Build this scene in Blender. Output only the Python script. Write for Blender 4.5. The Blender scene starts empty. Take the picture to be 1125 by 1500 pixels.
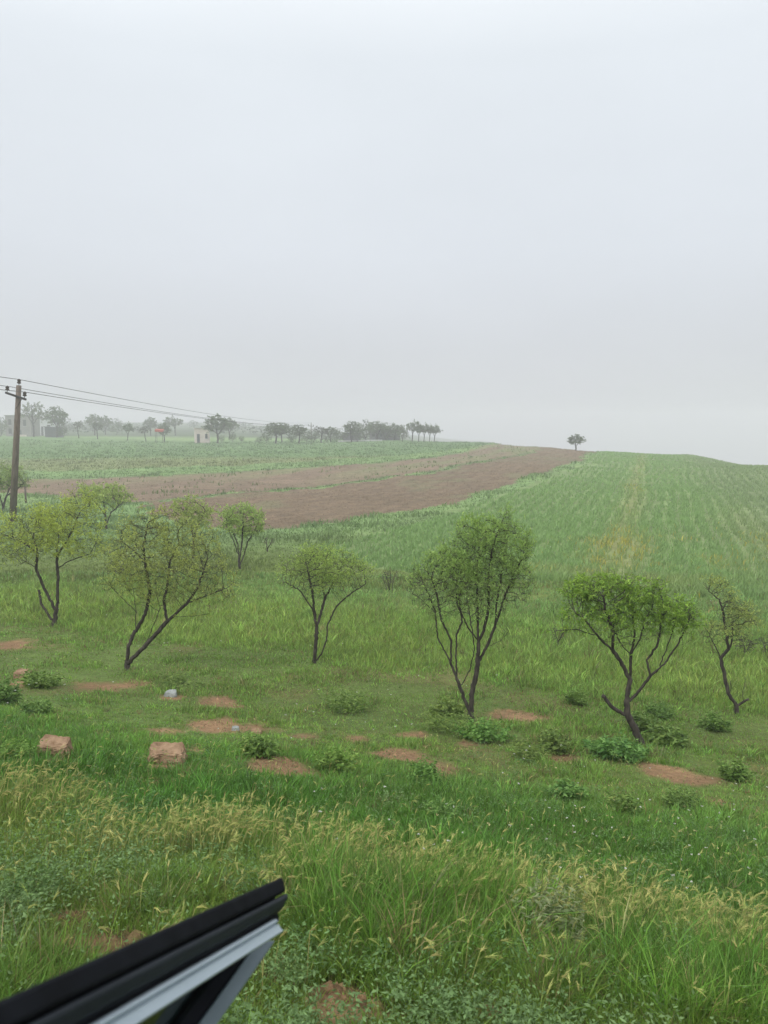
import bpy, math, random
import numpy as np
from mathutils import Vector

RNG = np.random.default_rng(11)
random.seed(5)
C = bpy.context.scene.collection
F = 1100.0                      # focal length in photo pixels (1125 x 1500)
PITCH = math.atan(120.0 / F)    # camera looks slightly down
CP, SP = math.cos(PITCH), math.sin(PITCH)
V = Vector

# ------------------------------------------------------------------ noise
_tab = np.random.default_rng(3).random((256, 256))


def vnoise(x, y):
    xi = np.floor(x).astype(np.int64); yi = np.floor(y).astype(np.int64)
    fx = x - xi; fy = y - yi
    fx = fx * fx * (3 - 2 * fx); fy = fy * fy * (3 - 2 * fy)
    a = _tab[xi & 255, yi & 255]; b = _tab[(xi + 1) & 255, yi & 255]
    c = _tab[xi & 255, (yi + 1) & 255]; d = _tab[(xi + 1) & 255, (yi + 1) & 255]
    return (a * (1 - fx) + b * fx) * (1 - fy) + (c * (1 - fx) + d * fx) * fy


def fbm(x, y, scale, octv=4, seed=0.0):
    x = np.asarray(x, float) / scale + seed * 17.31; y = np.asarray(y, float) / scale + seed * 9.77
    t = 0; a = 0.5; n = 0
    for k in range(octv):
        t = t + a * vnoise(x, y); n += a
        x = x * 2.03 + 5.1; y = y * 2.03 + 1.7; a *= 0.5
    return t / n


def sstep(a, b, x):
    t = np.clip((x - a) / (b - a), 0, 1)
    return t * t * (3 - 2 * t)


# ------------------------------------------------------------------ terrain
_prof_d = np.array([-50, 0.0, 1.0, 2.3, 3.4, 5.7, 8.0, 10.4, 14.6, 19.0, 26.0, 38.0, 60])
_prof_z = np.array([-1.35, -1.4, -1.5, -1.9, -2.32, -3.08, -3.72, -4.2, -4.72, -4.95, -5.15, -5.5, -5.9])
_fd = np.linspace(-50, 60, 2201)
_fz = np.interp(_fd, _prof_d, _prof_z)
_k = np.hanning(41); _k /= _k.sum()
_fz = np.convolve(np.pad(_fz, 20, mode='edge'), _k, 'valid')

_tx = np.array([0, 280, 562, 700, 780, 880, 1000, 1125, 1350.])
_ta = np.arctan((_tx - 562.5) / F)
_ty = np.array([20, 25, 40, 60, 90, 130, 170, 230, 350, 600, 1000.])
_tz = np.array([
    # 20    25    40     60    90    130   170   230    350   600  1000
    [-5.0, -5.2, -5.75, -6.1, -6.0, -5.0, -4.1, -2.4, -1.3, 4.0, 10],    # 0
    [-5.0, -5.2, -5.7, -5.9, -5.7, -4.9, -4.2, -3.1, -1.2, 4.0, 10],     # 280
    [-5.0, -5.2, -5.6, -5.7, -5.3, -4.7, -4.0, -3.0, -4.5, -4.0, -4],    # 562
    [-5.0, -5.2, -5.55, -5.55, -5.1, -4.35, -3.6, -3.9, -9, -14, -14],   # 700
    [-5.0, -5.2, -5.5, -5.45, -4.9, -4.25, -3.95, -6.0, -14, -24, -26],  # 780
    [-5.0, -5.2, -5.45, -5.3, -4.95, -4.6, -4.95, -8.0, -16, -28, -32],  # 880
    [-5.0, -5.2, -5.4, -5.2, -4.9, -4.55, -6.1, -11, -20, -32, -38],     # 1000
    [-5.0, -5.2, -5.35, -5.1, -4.65, -6.6, -9.8, -15, -25, -38, -44],    # 1125
    [-5.0, -5.2, -5.3, -5.0, -5.2, -9.0, -13, -18, -28, -40, -46],       # 1350
])


def _cr(p0, p1, p2, p3, t):
    return 0.5 * (2 * p1 + (p2 - p0) * t + (2 * p0 - 5 * p1 + 4 * p2 - p3) * t * t + (3 * p1 - p0 - 3 * p2 + p3) * t ** 3)


def _table(a, r):
    a = np.clip(a, _ta[0], _ta[-1] - 1e-6)
    ly = np.log(np.clip(r, _ty[0], _ty[-1] - 1e-3)); lk = np.log(_ty)
    i = np.clip(np.searchsorted(_ta, a, side='right') - 1, 0, len(_ta) - 2)
    j = np.clip(np.searchsorted(lk, ly, side='right') - 1, 0, len(lk) - 2)
    ti = (a - _ta[i]) / (_ta[i + 1] - _ta[i]); tj = (ly - lk[j]) / (lk[j + 1] - lk[j])
    ti = ti * ti * (3 - 2 * ti)

    def col(ii):
        g = lambda jj: _tz[ii, np.clip(jj, 0, len(_ty) - 1)]
        return _cr(g(j - 1), g(j), g(j + 1), g(j + 2), tj)
    return col(i) * (1 - ti) + col(i + 1) * ti


def ground(X, Y):
    X = np.asarray(X, float); Y = np.asarray(Y, float)
    r = np.hypot(X, Y); a = np.arctan2(X, Y)
    D = 0.944 * (Y + 0.35 * X)
    zn = np.interp(D, _fd, _fz)
    ac = np.clip(a, -0.62, 0.62)
    zf = _table(a, r * np.cos(ac))
    w = sstep(15, 32, r)
    z = zn * (1 - w) + zf * w
    z = z + (fbm(X, Y, 2.2, 4, 1) - 0.5) * 0.16 * sstep(1.2, 5, r) * (1 - sstep(60, 150, r))
    z = z + (fbm(X, Y, 11, 3, 2) - 0.5) * 0.5 * sstep(8, 25, r) * (1 - sstep(100, 170, r) * 0.6)
    return z


def rays(px, py):
    xc = (px - 562.5) / F; yc = (750.0 - py) / F
    return np.array([xc, CP + yc * SP, -SP + yc * CP])


_marchY = np.exp(np.linspace(math.log(0.8), math.log(420), 3000))


def cast(px, py, fallback=230.0):
    """photo pixel -> point on the terrain"""
    d = rays(px, py)
    t = _marchY / d[1]
    X = d[0] * t; Y = d[1] * t; Z = d[2] * t
    g = ground(X, Y)
    hit = np.nonzero(Z <= g)[0]
    if len(hit) == 0:
        Y = fallback; X = d[0] / d[1] * Y
    else:
        k = hit[0]; X, Y = X[k], Y[k]
    return np.array([float(X), float(Y), float(ground(X, Y))])


def at(px, Y):
    X = (px - 562.5) / F * (Y * CP + 3 * SP)
    return np.array([X, Y, float(ground(X, Y))])


def depth(P):
    return P[1] * CP - P[2] * SP


# ------------------------------------------------------------------ object helpers
def tag(o, label=None, cat=None, group=None, kind=None):
    if label: o['label'] = label
    if cat: o['category'] = cat
    if group: o['group'] = group
    if kind: o['kind'] = kind
    return o


def empty(name, loc, label, cat, group=None):
    o = bpy.data.objects.new(name, None); C.objects.link(o)
    o.location = tuple(float(v) for v in loc); o.empty_display_size = 0.2
    return tag(o, label, cat, group)


def mesh_np(name, verts, loops, totals, mats, parent=None, col=None, smooth=False, mat_idx=None):
    """fast mesh from numpy arrays: loops = flat vertex indices, totals = verts per face"""
    me = bpy.data.meshes.new(name)
    verts = np.asarray(verts, np.float32); loops = np.asarray(loops, np.int32).ravel(); totals = np.asarray(totals, np.int32)
    me.vertices.add(len(verts)); me.vertices.foreach_set('co', verts.ravel())
    me.loops.add(len(loops)); me.loops.foreach_set('vertex_index', loops)
    me.polygons.add(len(totals))
    starts = np.zeros(len(totals), np.int32); starts[1:] = np.cumsum(totals)[:-1]
    me.polygons.foreach_set('loop_start', starts)
    if smooth: me.polygons.foreach_set('use_smooth', np.ones(len(totals), bool))
    me.update(calc_edges=True)
    if col is not None:
        at_ = me.color_attributes.new('Col', 'FLOAT_COLOR', 'POINT')
        c4 = np.ones((len(verts), 4), np.float32); c4[:, :3] = col
        at_.data.foreach_set('color', c4.ravel())
    for m in (mats if isinstance(mats, (list, tuple)) else [mats]): me.materials.append(m)
    if mat_idx is not None: me.polygons.foreach_set('material_index', np.asarray(mat_idx, np.int32))
    o = bpy.data.objects.new(name, me); C.objects.link(o)
    if parent is not None: o.parent = parent
    return o


class MB:
    """small mesh builder for boxes, prisms and tubes"""
    def __init__(s): s.v = []; s.f = []

    def add(s, vs, fs):
        b = len(s.v); s.v += [tuple(map(float, v)) for v in vs]; s.f += [tuple(b + i for i in f) for f in fs]

    def box(s, x0, x1, y0, y1, z0, z1):
        s.add([(x0, y0, z0), (x1, y0, z0), (x1, y1, z0), (x0, y1, z0), (x0, y0, z1), (x1, y0, z1), (x1, y1, z1), (x0, y1, z1)],
              [(0, 3, 2, 1), (4, 5, 6, 7), (0, 1, 5, 4), (1, 2, 6, 5), (2, 3, 7, 6), (3, 0, 4, 7)])

    def tube(s, pts, rad, n=8, cap=True):
        pts = [V(p) for p in pts]
        rad = rad if isinstance(rad, (list, tuple)) else [rad] * len(pts)
        rings = []
        for i, p in enumerate(pts):
            t = (pts[min(i + 1, len(pts) - 1)] - pts[max(i - 1, 0)]).normalized()
            a = t.cross(V((0.13, 0.2, 1)) if abs(t.z) < 0.9 else V((1, 0.1, 0))).normalized(); b = t.cross(a)
            rings.append([p + (a * math.cos(2 * math.pi * k / n) + b * math.sin(2 * math.pi * k / n)) * rad[i] for k in range(n)])
        vs = [q for r in rings for q in r]
        fs = []
        for i in range(len(pts) - 1):
            for k in range(n):
                fs.append((i * n + k, i * n + (k + 1) % n, (i + 1) * n + (k + 1) % n, (i + 1) * n + k))
        if cap:
            fs.append(tuple(range(n - 1, -1, -1))); fs.append(tuple((len(pts) - 1) * n + k for k in range(n)))
        s.add(vs, fs)

    def build(s, name, mat, parent=None, smooth=False, bevel=0):
        me = bpy.data.meshes.new(name); me.from_pydata(s.v, [], s.f); me.update()
        import bmesh
        bm = bmesh.new(); bm.from_mesh(me); bmesh.ops.recalc_face_normals(bm, faces=bm.faces)
        if bevel:
            bmesh.ops.bevel(bm, geom=list(bm.edges), offset=bevel, segments=2, affect='EDGES', profile=0.5)
        bm.to_mesh(me); bm.free()
        if smooth: me.polygons.foreach_set('use_smooth', [True] * len(me.polygons))
        me.materials.append(mat)
        o = bpy.data.objects.new(name, me); C.objects.link(o)
        if parent is not None: o.parent = parent
        return o


# ------------------------------------------------------------------ materials
def new_mat(name):
    m = bpy.data.materials.new(name); m.use_nodes = True
    nt = m.node_tree; nt.nodes.clear()
    return m, nt, nt.nodes, nt.links


def leaf_mat(name, trans=0.35, rough=0.6, spec=0.25, vary=0.25, scale=30.0):
    m, nt, N, L = new_mat(name)
    out = N.new('ShaderNodeOutputMaterial'); at_ = N.new('ShaderNodeAttribute'); at_.attribute_name = 'Col'
    tc = N.new('ShaderNodeTexCoord'); nz = N.new('ShaderNodeTexNoise'); nz.inputs['Scale'].default_value = scale
    L.new(tc.outputs['Object'], nz.inputs['Vector'])
    mr = N.new('ShaderNodeMapRange'); mr.inputs['To Min'].default_value = 1 - vary; mr.inputs['To Max'].default_value = 1 + vary
    L.new(nz.outputs['Fac'], mr.inputs['Value'])
    mul = N.new('ShaderNodeVectorMath'); mul.operation = 'SCALE'
    L.new(at_.outputs['Color'], mul.inputs[0]); L.new(mr.outputs['Result'], mul.inputs['Scale'])
    p = N.new('ShaderNodeBsdfPrincipled'); p.inputs['Roughness'].default_value = rough
    p.inputs['Specular IOR Level'].default_value = spec
    L.new(mul.outputs[0], p.inputs['Base Color'])
    t = N.new('ShaderNodeBsdfTranslucent'); L.new(mul.outputs[0], t.inputs['Color'])
    mx = N.new('ShaderNodeMixShader'); mx.inputs[0].default_value = trans
    L.new(p.outputs[0], mx.inputs[1]); L.new(t.outputs[0], mx.inputs[2]); L.new(mx.outputs[0], out.inputs['Surface'])
    return m


def noise_mat(name, c1, c2, scale=8.0, rough=0.85, metal=0.0, bump=0.3, detail=6.0, stretch=(1, 1, 1), spec=0.3, bdist=0.02):
    m, nt, N, L = new_mat(name)
    out = N.new('ShaderNodeOutputMaterial'); p = N.new('ShaderNodeBsdfPrincipled')
    tc = N.new('ShaderNodeTexCoord'); mp = N.new('ShaderNodeMapping'); mp.inputs['Scale'].default_value = stretch
    nz = N.new('ShaderNodeTexNoise'); nz.inputs['Scale'].default_value = scale; nz.inputs['Detail'].default_value = detail
    L.new(tc.outputs['Object'], mp.inputs['Vector']); L.new(mp.outputs[0], nz.inputs['Vector'])
    r = N.new('ShaderNodeValToRGB'); r.color_ramp.elements[0].position = 0.32; r.color_ramp.elements[1].position = 0.7
    r.color_ramp.elements[0].color = (*c1, 1); r.color_ramp.elements[1].color = (*c2, 1)
    L.new(nz.outputs['Fac'], r.inputs[0]); L.new(r.outputs[0], p.inputs['Base Color'])
    p.inputs['Roughness'].default_value = rough; p.inputs['Metallic'].default_value = metal; p.inputs['Specular IOR Level'].default_value = spec
    if bump:
        b = N.new('ShaderNodeBump'); b.inputs['Strength'].default_value = bump; b.inputs['Distance'].default_value = bdist
        L.new(nz.outputs['Fac'], b.inputs['Height']); L.new(b.outputs[0], p.inputs['Normal'])
    L.new(p.outputs[0], out.inputs['Surface'])
    return m


M = {
    'grass': leaf_mat('grass_blades', 0.35, 0.55, 0.3, 0.15, 60),
    'leaf': leaf_mat('tree_leaves', 0.4, 0.5, 0.3, 0.2, 25),
    'weed': leaf_mat('weed_leaves', 0.25, 0.6, 0.25, 0.2, 25),
    'straw': leaf_mat('barley_heads', 0.3, 0.6, 0.2, 0.2, 60),
    'bark': noise_mat('bark', (0.02, 0.017, 0.014), (0.085, 0.072, 0.06), 22, 0.9, 0, 0.6, 8, (1, 1, 0.35)),
    'bark_far': noise_mat('bark_far', (0.035, 0.03, 0.025), (0.07, 0.06, 0.05), 6, 0.9, 0, 0.2),
    'concrete': noise_mat('weathered_pole', (0.10, 0.08, 0.065), (0.19, 0.155, 0.13), 7, 0.9, 0, 0.3, 8, (1, 1, 0.25)),
    'iron': noise_mat('dark_iron', (0.02, 0.02, 0.022), (0.05, 0.045, 0.045), 20, 0.6, 0.3, 0.1),
    'porcelain': noise_mat('brown_porcelain', (0.03, 0.018, 0.014), (0.05, 0.03, 0.022), 12, 0.25, 0, 0, 2, (1, 1, 1), 0.5),
    'wire': noise_mat('weathered_wire', (0.05, 0.05, 0.052), (0.09, 0.09, 0.09), 3, 0.6, 0.5, 0),
    'earth_rock': noise_mat('earth_rock', (0.17, 0.108, 0.065), (0.35, 0.24, 0.155), 9, 0.95, 0, 0.8, 10, (1, 1, 1), 0.15, 0.06),
    'pale_stone': noise_mat('pale_stone', (0.16, 0.175, 0.17), (0.34, 0.36, 0.35), 9, 0.85, 0, 0.5, 8),
    'wall_grey': noise_mat('grey_render', (0.2, 0.19, 0.185), (0.27, 0.26, 0.25), 0.7, 0.9, 0, 0.1),
    'wall_pale': noise_mat('pale_render', (0.45, 0.46, 0.47), (0.56, 0.57, 0.58), 0.6, 0.9, 0, 0.1),
    'wall_white': noise_mat('whitewash', (0.5, 0.43, 0.39), (0.66, 0.59, 0.55), 0.9, 0.9, 0, 0.1),
    'wall_violet': noise_mat('violet_grey_render', (0.13, 0.125, 0.15), (0.2, 0.19, 0.22), 0.6, 0.9, 0, 0.1),
    'shed_dark': noise_mat('dark_sheet', (0.045, 0.05, 0.06), (0.075, 0.08, 0.09), 1.2, 0.7, 0, 0.1, 4, (1, 1, 0.2)),
    'roof_pale': noise_mat('pale_sheet_roof', (0.4, 0.4, 0.4), (0.55, 0.55, 0.54), 0.8, 0.7, 0, 0.1),
    'window_dark': noise_mat('dark_window', (0.02, 0.022, 0.025), (0.04, 0.042, 0.045), 1, 0.2, 0, 0),
    'red': noise_mat('red_awning', (0.3, 0.05, 0.035), (0.42, 0.08, 0.05), 1.5, 0.7, 0, 0),
    'rubber': noise_mat('door_rubber', (0.003, 0.0035, 0.0055), (0.006, 0.007, 0.0105), 40, 0.8, 0, 0.2, 6, (1, 1, 1), 0.12, 0.003),
    'lip': noise_mat('seal_lip', (0.009, 0.012, 0.017), (0.015, 0.019, 0.026), 10, 0.6, 0, 0.08, 5, (1, 1, 1), 0.2, 0.002),
    'silver': noise_mat('silver_paint', (0.27, 0.325, 0.375), (0.35, 0.41, 0.465), 5, 0.42, 0.15, 0.03, 6, (1, 1, 1), 0.5, 0.002),
    'silver_dull': noise_mat('divider_paint', (0.085, 0.115, 0.135), (0.12, 0.155, 0.18), 6, 0.5, 0.1, 0.03, 6, (1, 1, 1), 0.4, 0.002),
}


def glass_mat():
    m, nt, N, L = new_mat('tinted_window')
    out = N.new('ShaderNodeOutputMaterial'); tr = N.new('ShaderNodeBsdfTransparent'); tr.inputs[0].default_value = (0.6, 0.68, 0.64, 1)
    gl = N.new('ShaderNodeBsdfGlossy'); gl.inputs['Roughness'].default_value = 0.03; gl.inputs[0].default_value = (0.9, 0.95, 0.95, 1)
    fr = N.new('ShaderNodeFresnel'); fr.inputs[0].default_value = 1.45
    mx = N.new('ShaderNodeMixShader'); L.new(fr.outputs[0], mx.inputs[0]); L.new(tr.outputs[0], mx.inputs[1]); L.new(gl.outputs[0], mx.inputs[2])
    L.new(mx.outputs[0], out.inputs['Surface'])
    return m


M['glass'] = glass_mat()


def ground_mat():
    m, nt, N, L = new_mat('field_soil_and_turf')
    out = N.new('ShaderNodeOutputMaterial'); p = N.new('ShaderNodeBsdfPrincipled')
    p.inputs['Roughness'].default_value = 0.95; p.inputs['Specular IOR Level'].default_value = 0.1
    at_ = N.new('ShaderNodeAttribute'); at_.attribute_name = 'Col'
    tc = N.new('ShaderNodeTexCoord')
    n1 = N.new('ShaderNodeTexNoise'); n1.inputs['Scale'].default_value = 9; n1.inputs['Detail'].default_value = 10; n1.inputs['Roughness'].default_value = 0.7
    n2 = N.new('ShaderNodeTexNoise'); n2.inputs['Scale'].default_value = 0.9; n2.inputs['Detail'].default_value = 8; n2.inputs['Roughness'].default_value = 0.65
    L.new(tc.outputs['Object'], n1.inputs['Vector']); L.new(tc.outputs['Object'], n2.inputs['Vector'])
    m1 = N.new('ShaderNodeMapRange'); m1.inputs['From Min'].default_value = 0.3; m1.inputs['From Max'].default_value = 0.7
    m1.inputs['To Min'].default_value = 0.7; m1.inputs['To Max'].default_value = 1.3
    m2 = N.new('ShaderNodeMapRange'); m2.inputs['From Min'].default_value = 0.3; m2.inputs['From Max'].default_value = 0.7
    m2.inputs['To Min'].default_value = 0.72; m2.inputs['To Max'].default_value = 1.28
    L.new(n1.outputs['Fac'], m1.inputs['Value']); L.new(n2.outputs['Fac'], m2.inputs['Value'])
    mm = N.new('ShaderNodeMath'); mm.operation = 'MULTIPLY'; L.new(m1.outputs[0], mm.inputs[0]); L.new(m2.outputs[0], mm.inputs[1])
    sc = N.new('ShaderNodeVectorMath'); sc.operation = 'SCALE'; L.new(at_.outputs['Color'], sc.inputs[0]); L.new(mm.outputs[0], sc.inputs['Scale'])
    L.new(sc.outputs[0], p.inputs['Base Color'])
    b = N.new('ShaderNodeBump'); b.inputs['Strength'].default_value = 0.7; b.inputs['Distance'].default_value = 0.08
    L.new(mm.outputs[0], b.inputs['Height']); L.new(b.outputs[0], p.inputs['Normal'])
    L.new(p.outputs[0], out.inputs['Surface'])
    return m


M['ground'] = ground_mat()

# ------------------------------------------------------------------ plan of the fields (polygons on the ground)
def P2(*pts):
    out = []
    for q in pts:
        p = at(q[1], q[2]) if q[0] == 'Y' else cast(q[0], q[1])
        out.append((p[0], p[1]))
    return np.array(out)


def inside(poly, X, Y):
    r = np.zeros(X.shape, bool); n = len(poly)
    for i in range(n):
        x0, y0 = poly[i]; x1, y1 = poly[(i + 1) % n]
        c = (y0 > Y) != (y1 > Y)
        with np.errstate(divide='ignore', invalid='ignore'):
            xx = (x1 - x0) * (Y - y0) / (y1 - y0 if y1 != y0 else 1e-9) + x0
        r ^= c & (X < xx)
    return r


POLY_BROWN = P2((320, 776), (395, 780), (408, 777), (518, 760), (648, 741), (744, 707), (800, 690), (840, 677), ('Y', 876, 172), ('Y', 886, 230),
                ('Y', 815, 230), ('Y', 806, 182), (778, 664), (629, 694), (499, 711), (360, 723), (270, 731), (200, 738))
POLY_TAN = P2((50, 723), (200, 736), (270, 729), (360, 720), (499, 708), (629, 691), (778, 663), ('Y', 806, 183), ('Y', 815, 230), ('Y', 740, 230),
              ('Y', 725, 190), (667, 665), (571, 677), (360, 691), (200, 699), (50, 701), (-150, 704), (-150, 724))
POLY_CROP = P2((470, 800), (560, 782), (650, 757), (744, 722), (800, 702), (850, 684), ('Y', 885, 172), ('Y', 900, 260), ('Y', 1350, 260),
               ('Y', 1350, 26), (1125, 885), (980, 868), (830, 855), (700, 850), (560, 835), (450, 815))
POLY_UPPER = P2((-150, 690), (50, 690), (360, 682), (571, 668), (660, 660), ('Y', 720, 190), ('Y', 700, 240), ('Y', 600, 230), ('Y', 520, 235), ('Y', 300, 225), ('Y', 0, 260), ('Y', -150, 260))
EDGES = [P2((-150, 703), (50, 700.5), (200, 698.5), (360, 690.5), (571, 676.5), (667, 664.5)), P2((180, 739), (360, 721.5), (499, 709.5), (629, 692.5), (778, 663.5)),
         P2((-150, 669), (50, 668), (200, 667), (330, 669), (430, 671))]


def polydist(pl, X, Y):
    d = np.full(np.shape(X), 1e9)
    for (x0, y0), (x1, y1) in zip(pl[:-1], pl[1:]):
        dx, dy = x1 - x0, y1 - y0
        t = np.clip(((X - x0) * dx + (Y - y0) * dy) / (dx * dx + dy * dy), 0, 1)
        d = np.minimum(d, np.hypot(X - x0 - t * dx, Y - y0 - t * dy))
    return d


DVEC = np.array([0.333, 0.943])     # the direction the fields run in


def patch(px, py, wpx, hpx):
    p = cast(px, py); s = depth(p) / F
    q = cast(px, py - hpx / 2.0)
    return (p[0], p[1], wpx * s * .44, .9 * max(abs(q[1] - p[1]), wpx * s / 10))


SOIL = [patch(*a) for a in [
    (145, 1003, 90, 14), (340, 1068, 150, 24), (415, 1118, 90, 20), (300, 1062, 60, 16), (445, 1080, 60, 14), (520, 1083, 45, 12), (330, 1026, 50, 12),
    (680, 1090, 110, 22), (610, 1078, 60, 12), (650, 1130, 80, 20), (835, 1111, 60, 14), (968, 1130, 100, 26), (1050, 1178, 60, 16), (1010, 1170, 60, 14),
    (245, 1098, 80, 20), (80, 1118, 50, 14), (244, 1124, 56, 12), (34, 1000, 30, 10), (250, 1021, 24, 7), (760, 1050, 80, 12), (20, 945, 60, 12), (590, 1108, 60, 14), (1110, 1190, 60, 14), (230, 1150, 60, 12),
    (150, 1392, 110, 44), (110, 1345, 70, 24), (500, 1468, 90, 46), (715, 1485, 70, 40), (395, 1430, 60, 50), (560, 1490, 80, 20), (190, 1250, 60, 16), (870, 1485, 40, 30)]]
TALL = [patch(*a[:4]) + (a[4],) for a in [   # lush tall clumps (weight)
    (560, 1380, 330, 110, 1.0), (700, 1350, 240, 90, 0.8), (480, 1340, 140, 110, .9), (1010, 1450, 260, 110, 0.9), (820, 1440, 140, 60, .6),
    (40, 1470, 150, 120, .6), (250, 1320, 120, 60, .4), (690, 1260, 200, 40, 0.6), (350, 1160, 260, 50, .5), (120, 1120, 140, 40, .5)]]


def ell(X, Y, e, soft=0.5, jit=None):
    d = np.hypot((X - e[0]) / e[2], (Y - e[1]) / e[3])
    if jit is not None: d = d + jit
    return 1 - sstep(1 - soft, 1 + soft, d)


def soil_mask(X, Y):
    j = (fbm(X, Y, 0.5, 4, 4) - 0.5) * 3.2
    m = np.zeros(X.shape)
    for e in SOIL: m = np.maximum(m, ell(X, Y, e, 0.5, j))
    return m


def D_of(X, Y):
    return 0.944 * (Y + 0.35 * X)


def barley_mask(X, Y):
    # band of ripening wild barley along the foot of the road bank
    q = Y + 0.35 * X
    w = (fbm(X, Y, 1.1, 3, 6) - 0.5) * 1.2
    return sstep(2.9, 3.5, q + w) * (1 - sstep(3.9, 4.7, q + w)) * (0.25 + 0.75 * sstep(0.36, 0.56, fbm(X, Y, 0.7, 3, 7)))


def zones(X, Y):
    j1 = (fbm(X, Y, 2.5, 3, 8) - 0.5) * 4.0 * sstep(14, 40, Y)
    j2 = (fbm(X, Y, 2.5, 3, 9) - 0.5) * 4.0 * sstep(14, 40, Y)
    x, y = X + j1, Y + j2
    return inside(POLY_BROWN, x, y), inside(POLY_TAN, x, y), inside(POLY_CROP, x, y), inside(POLY_UPPER, x, y)


A_ = lambda *c: np.array(c, float)
COL_SOIL = A_(0.24, 0.152, 0.086)


def stripe(X, Y):
    """tracks and yellow flowering strips that run through the crop field"""
    c = X * DVEC[1] - Y * DVEC[0]
    n = (fbm(X, Y, 6, 3, 12) - 0.5) * 1.6
    s1 = np.exp(-((c + n + 1.2) / .8) ** 2) * .6 + np.exp(-(((c + .5) / 3.2) ** 2 + ((Y - 29) / 7) ** 2)) * 1.1 * sstep(.4, .62, fbm(X, Y, 2.5, 3, 14))
    s2 = np.exp(-((c + n - 14.5) / 1.8) ** 2) * 0.4
    s3 = np.exp(-((c + n - 5.5) / 1.5) ** 2) * 0.5 * (1 - sstep(30, 60, Y))
    return np.clip(np.maximum(np.maximum(s1, s2), s3), 0, 1)


def ground_color(X, Y):
    X = np.asarray(X, float); Y = np.asarray(Y, float)
    n1 = fbm(X, Y, 3.0, 4, 20)[..., None]; n2 = fbm(X, Y, 14, 4, 21)[..., None]; n3 = fbm(X, Y, 0.7, 3, 22)[..., None]
    g = A_(0.10, 0.15, 0.045) * (0.75 + 0.5 * n1) + A_(0.035, 0.02, 0.0) * n2
    sm = soil_mask(X, Y)[..., None]
    scrub = sstep(0.5, 0.72, fbm(X, Y, 1.3, 4, 23))[..., None] * 0.35 * (1 - sstep(13, 18, D_of(X, Y)))[..., None]
    g = g * (1 - scrub) + COL_SOIL * 0.75 * scrub
    g = g * (1 - sm) + COL_SOIL * (0.75 + 0.55 * n3) * sm
    br, tn, cr, up = zones(X, Y)
    far = sstep(26, 45, Y)[..., None]
    meadow = A_(0.165, 0.25, 0.095) * (0.75 + 0.5 * n1) + A_(0.03, 0.012, 0.0) * (n2 - .5)
    g = g * (1 - far) + meadow * far
    cl = X * DVEC[1] - Y * DVEC[0]
    fur = (0.5 + 0.5 * np.sin(cl * 2 * math.pi / 1.6 + 9 * fbm(X, Y, 25, 2, 30)))[..., None]
    brc = A_(0.163, 0.121, 0.082) * (0.8 + 0.28 * n1 + 0.12 * n3) * (0.9 + 0.14 * fur)
    weedy = sstep(0.56, 0.75, fbm(X, Y, 4, 4, 33))[..., None] * 0.35
    brc = brc * (1 - weedy) + A_(0.15, 0.18, 0.09) * weedy
    g = np.where(br[..., None], brc, g)
    tnc = A_(0.19, 0.142, 0.10) * (0.7 + 0.5 * n1)
    wt = sstep(0.36, 0.66, fbm(cl, Y * 0.12, 3.5, 4, 31))[..., None] * 0.75 * sstep(70, 110, Y)[..., None]
    tnc = tnc * (1 - wt) + A_(0.165, 0.2, 0.09) * wt
    g = np.where(tn[..., None], tnc, g)
    crc = A_(0.195, 0.27, 0.108) * (0.78 + 0.42 * n1) * (0.93 + 0.1 * fur)
    st = stripe(X, Y)[..., None]
    crc = crc * (1 - st * .55) + A_(0.3, 0.28, 0.11) * st * .55
    right = sstep(2, 8, cl)[..., None]
    crc = crc * (1 - right * .5) + A_(0.2, 0.245, 0.13) * right * .5
    g = np.where(cr[..., None], crc * .88, g)
    upc = A_(0.12, 0.2, 0.078) * (0.8 + 0.4 * n1)
    ol = (1 - sstep(125, 140, Y + 6 * (n1[..., 0] - .5)))[..., None]
    upc = upc * (1 - ol) + A_(0.175, 0.21, 0.09) * (0.8 + 0.4 * n1) * ol
    g = np.where(up[..., None], upc, g)
    for e_ in EDGES:
        k_ = np.exp(-(polydist(e_, X, Y + (n3[..., 0] - .5) * 2) / (0.25 + .0055 * Y)) ** 2)[..., None] * (.35 + .9 * n1)
        k_ = np.clip(k_, 0, 1) * .85; g = g * (1 - k_) + A_(0.085, 0.125, 0.05) * k_
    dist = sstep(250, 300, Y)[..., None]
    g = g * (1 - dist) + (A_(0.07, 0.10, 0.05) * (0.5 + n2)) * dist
    return np.clip(g, 0.01, 0.8)


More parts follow.
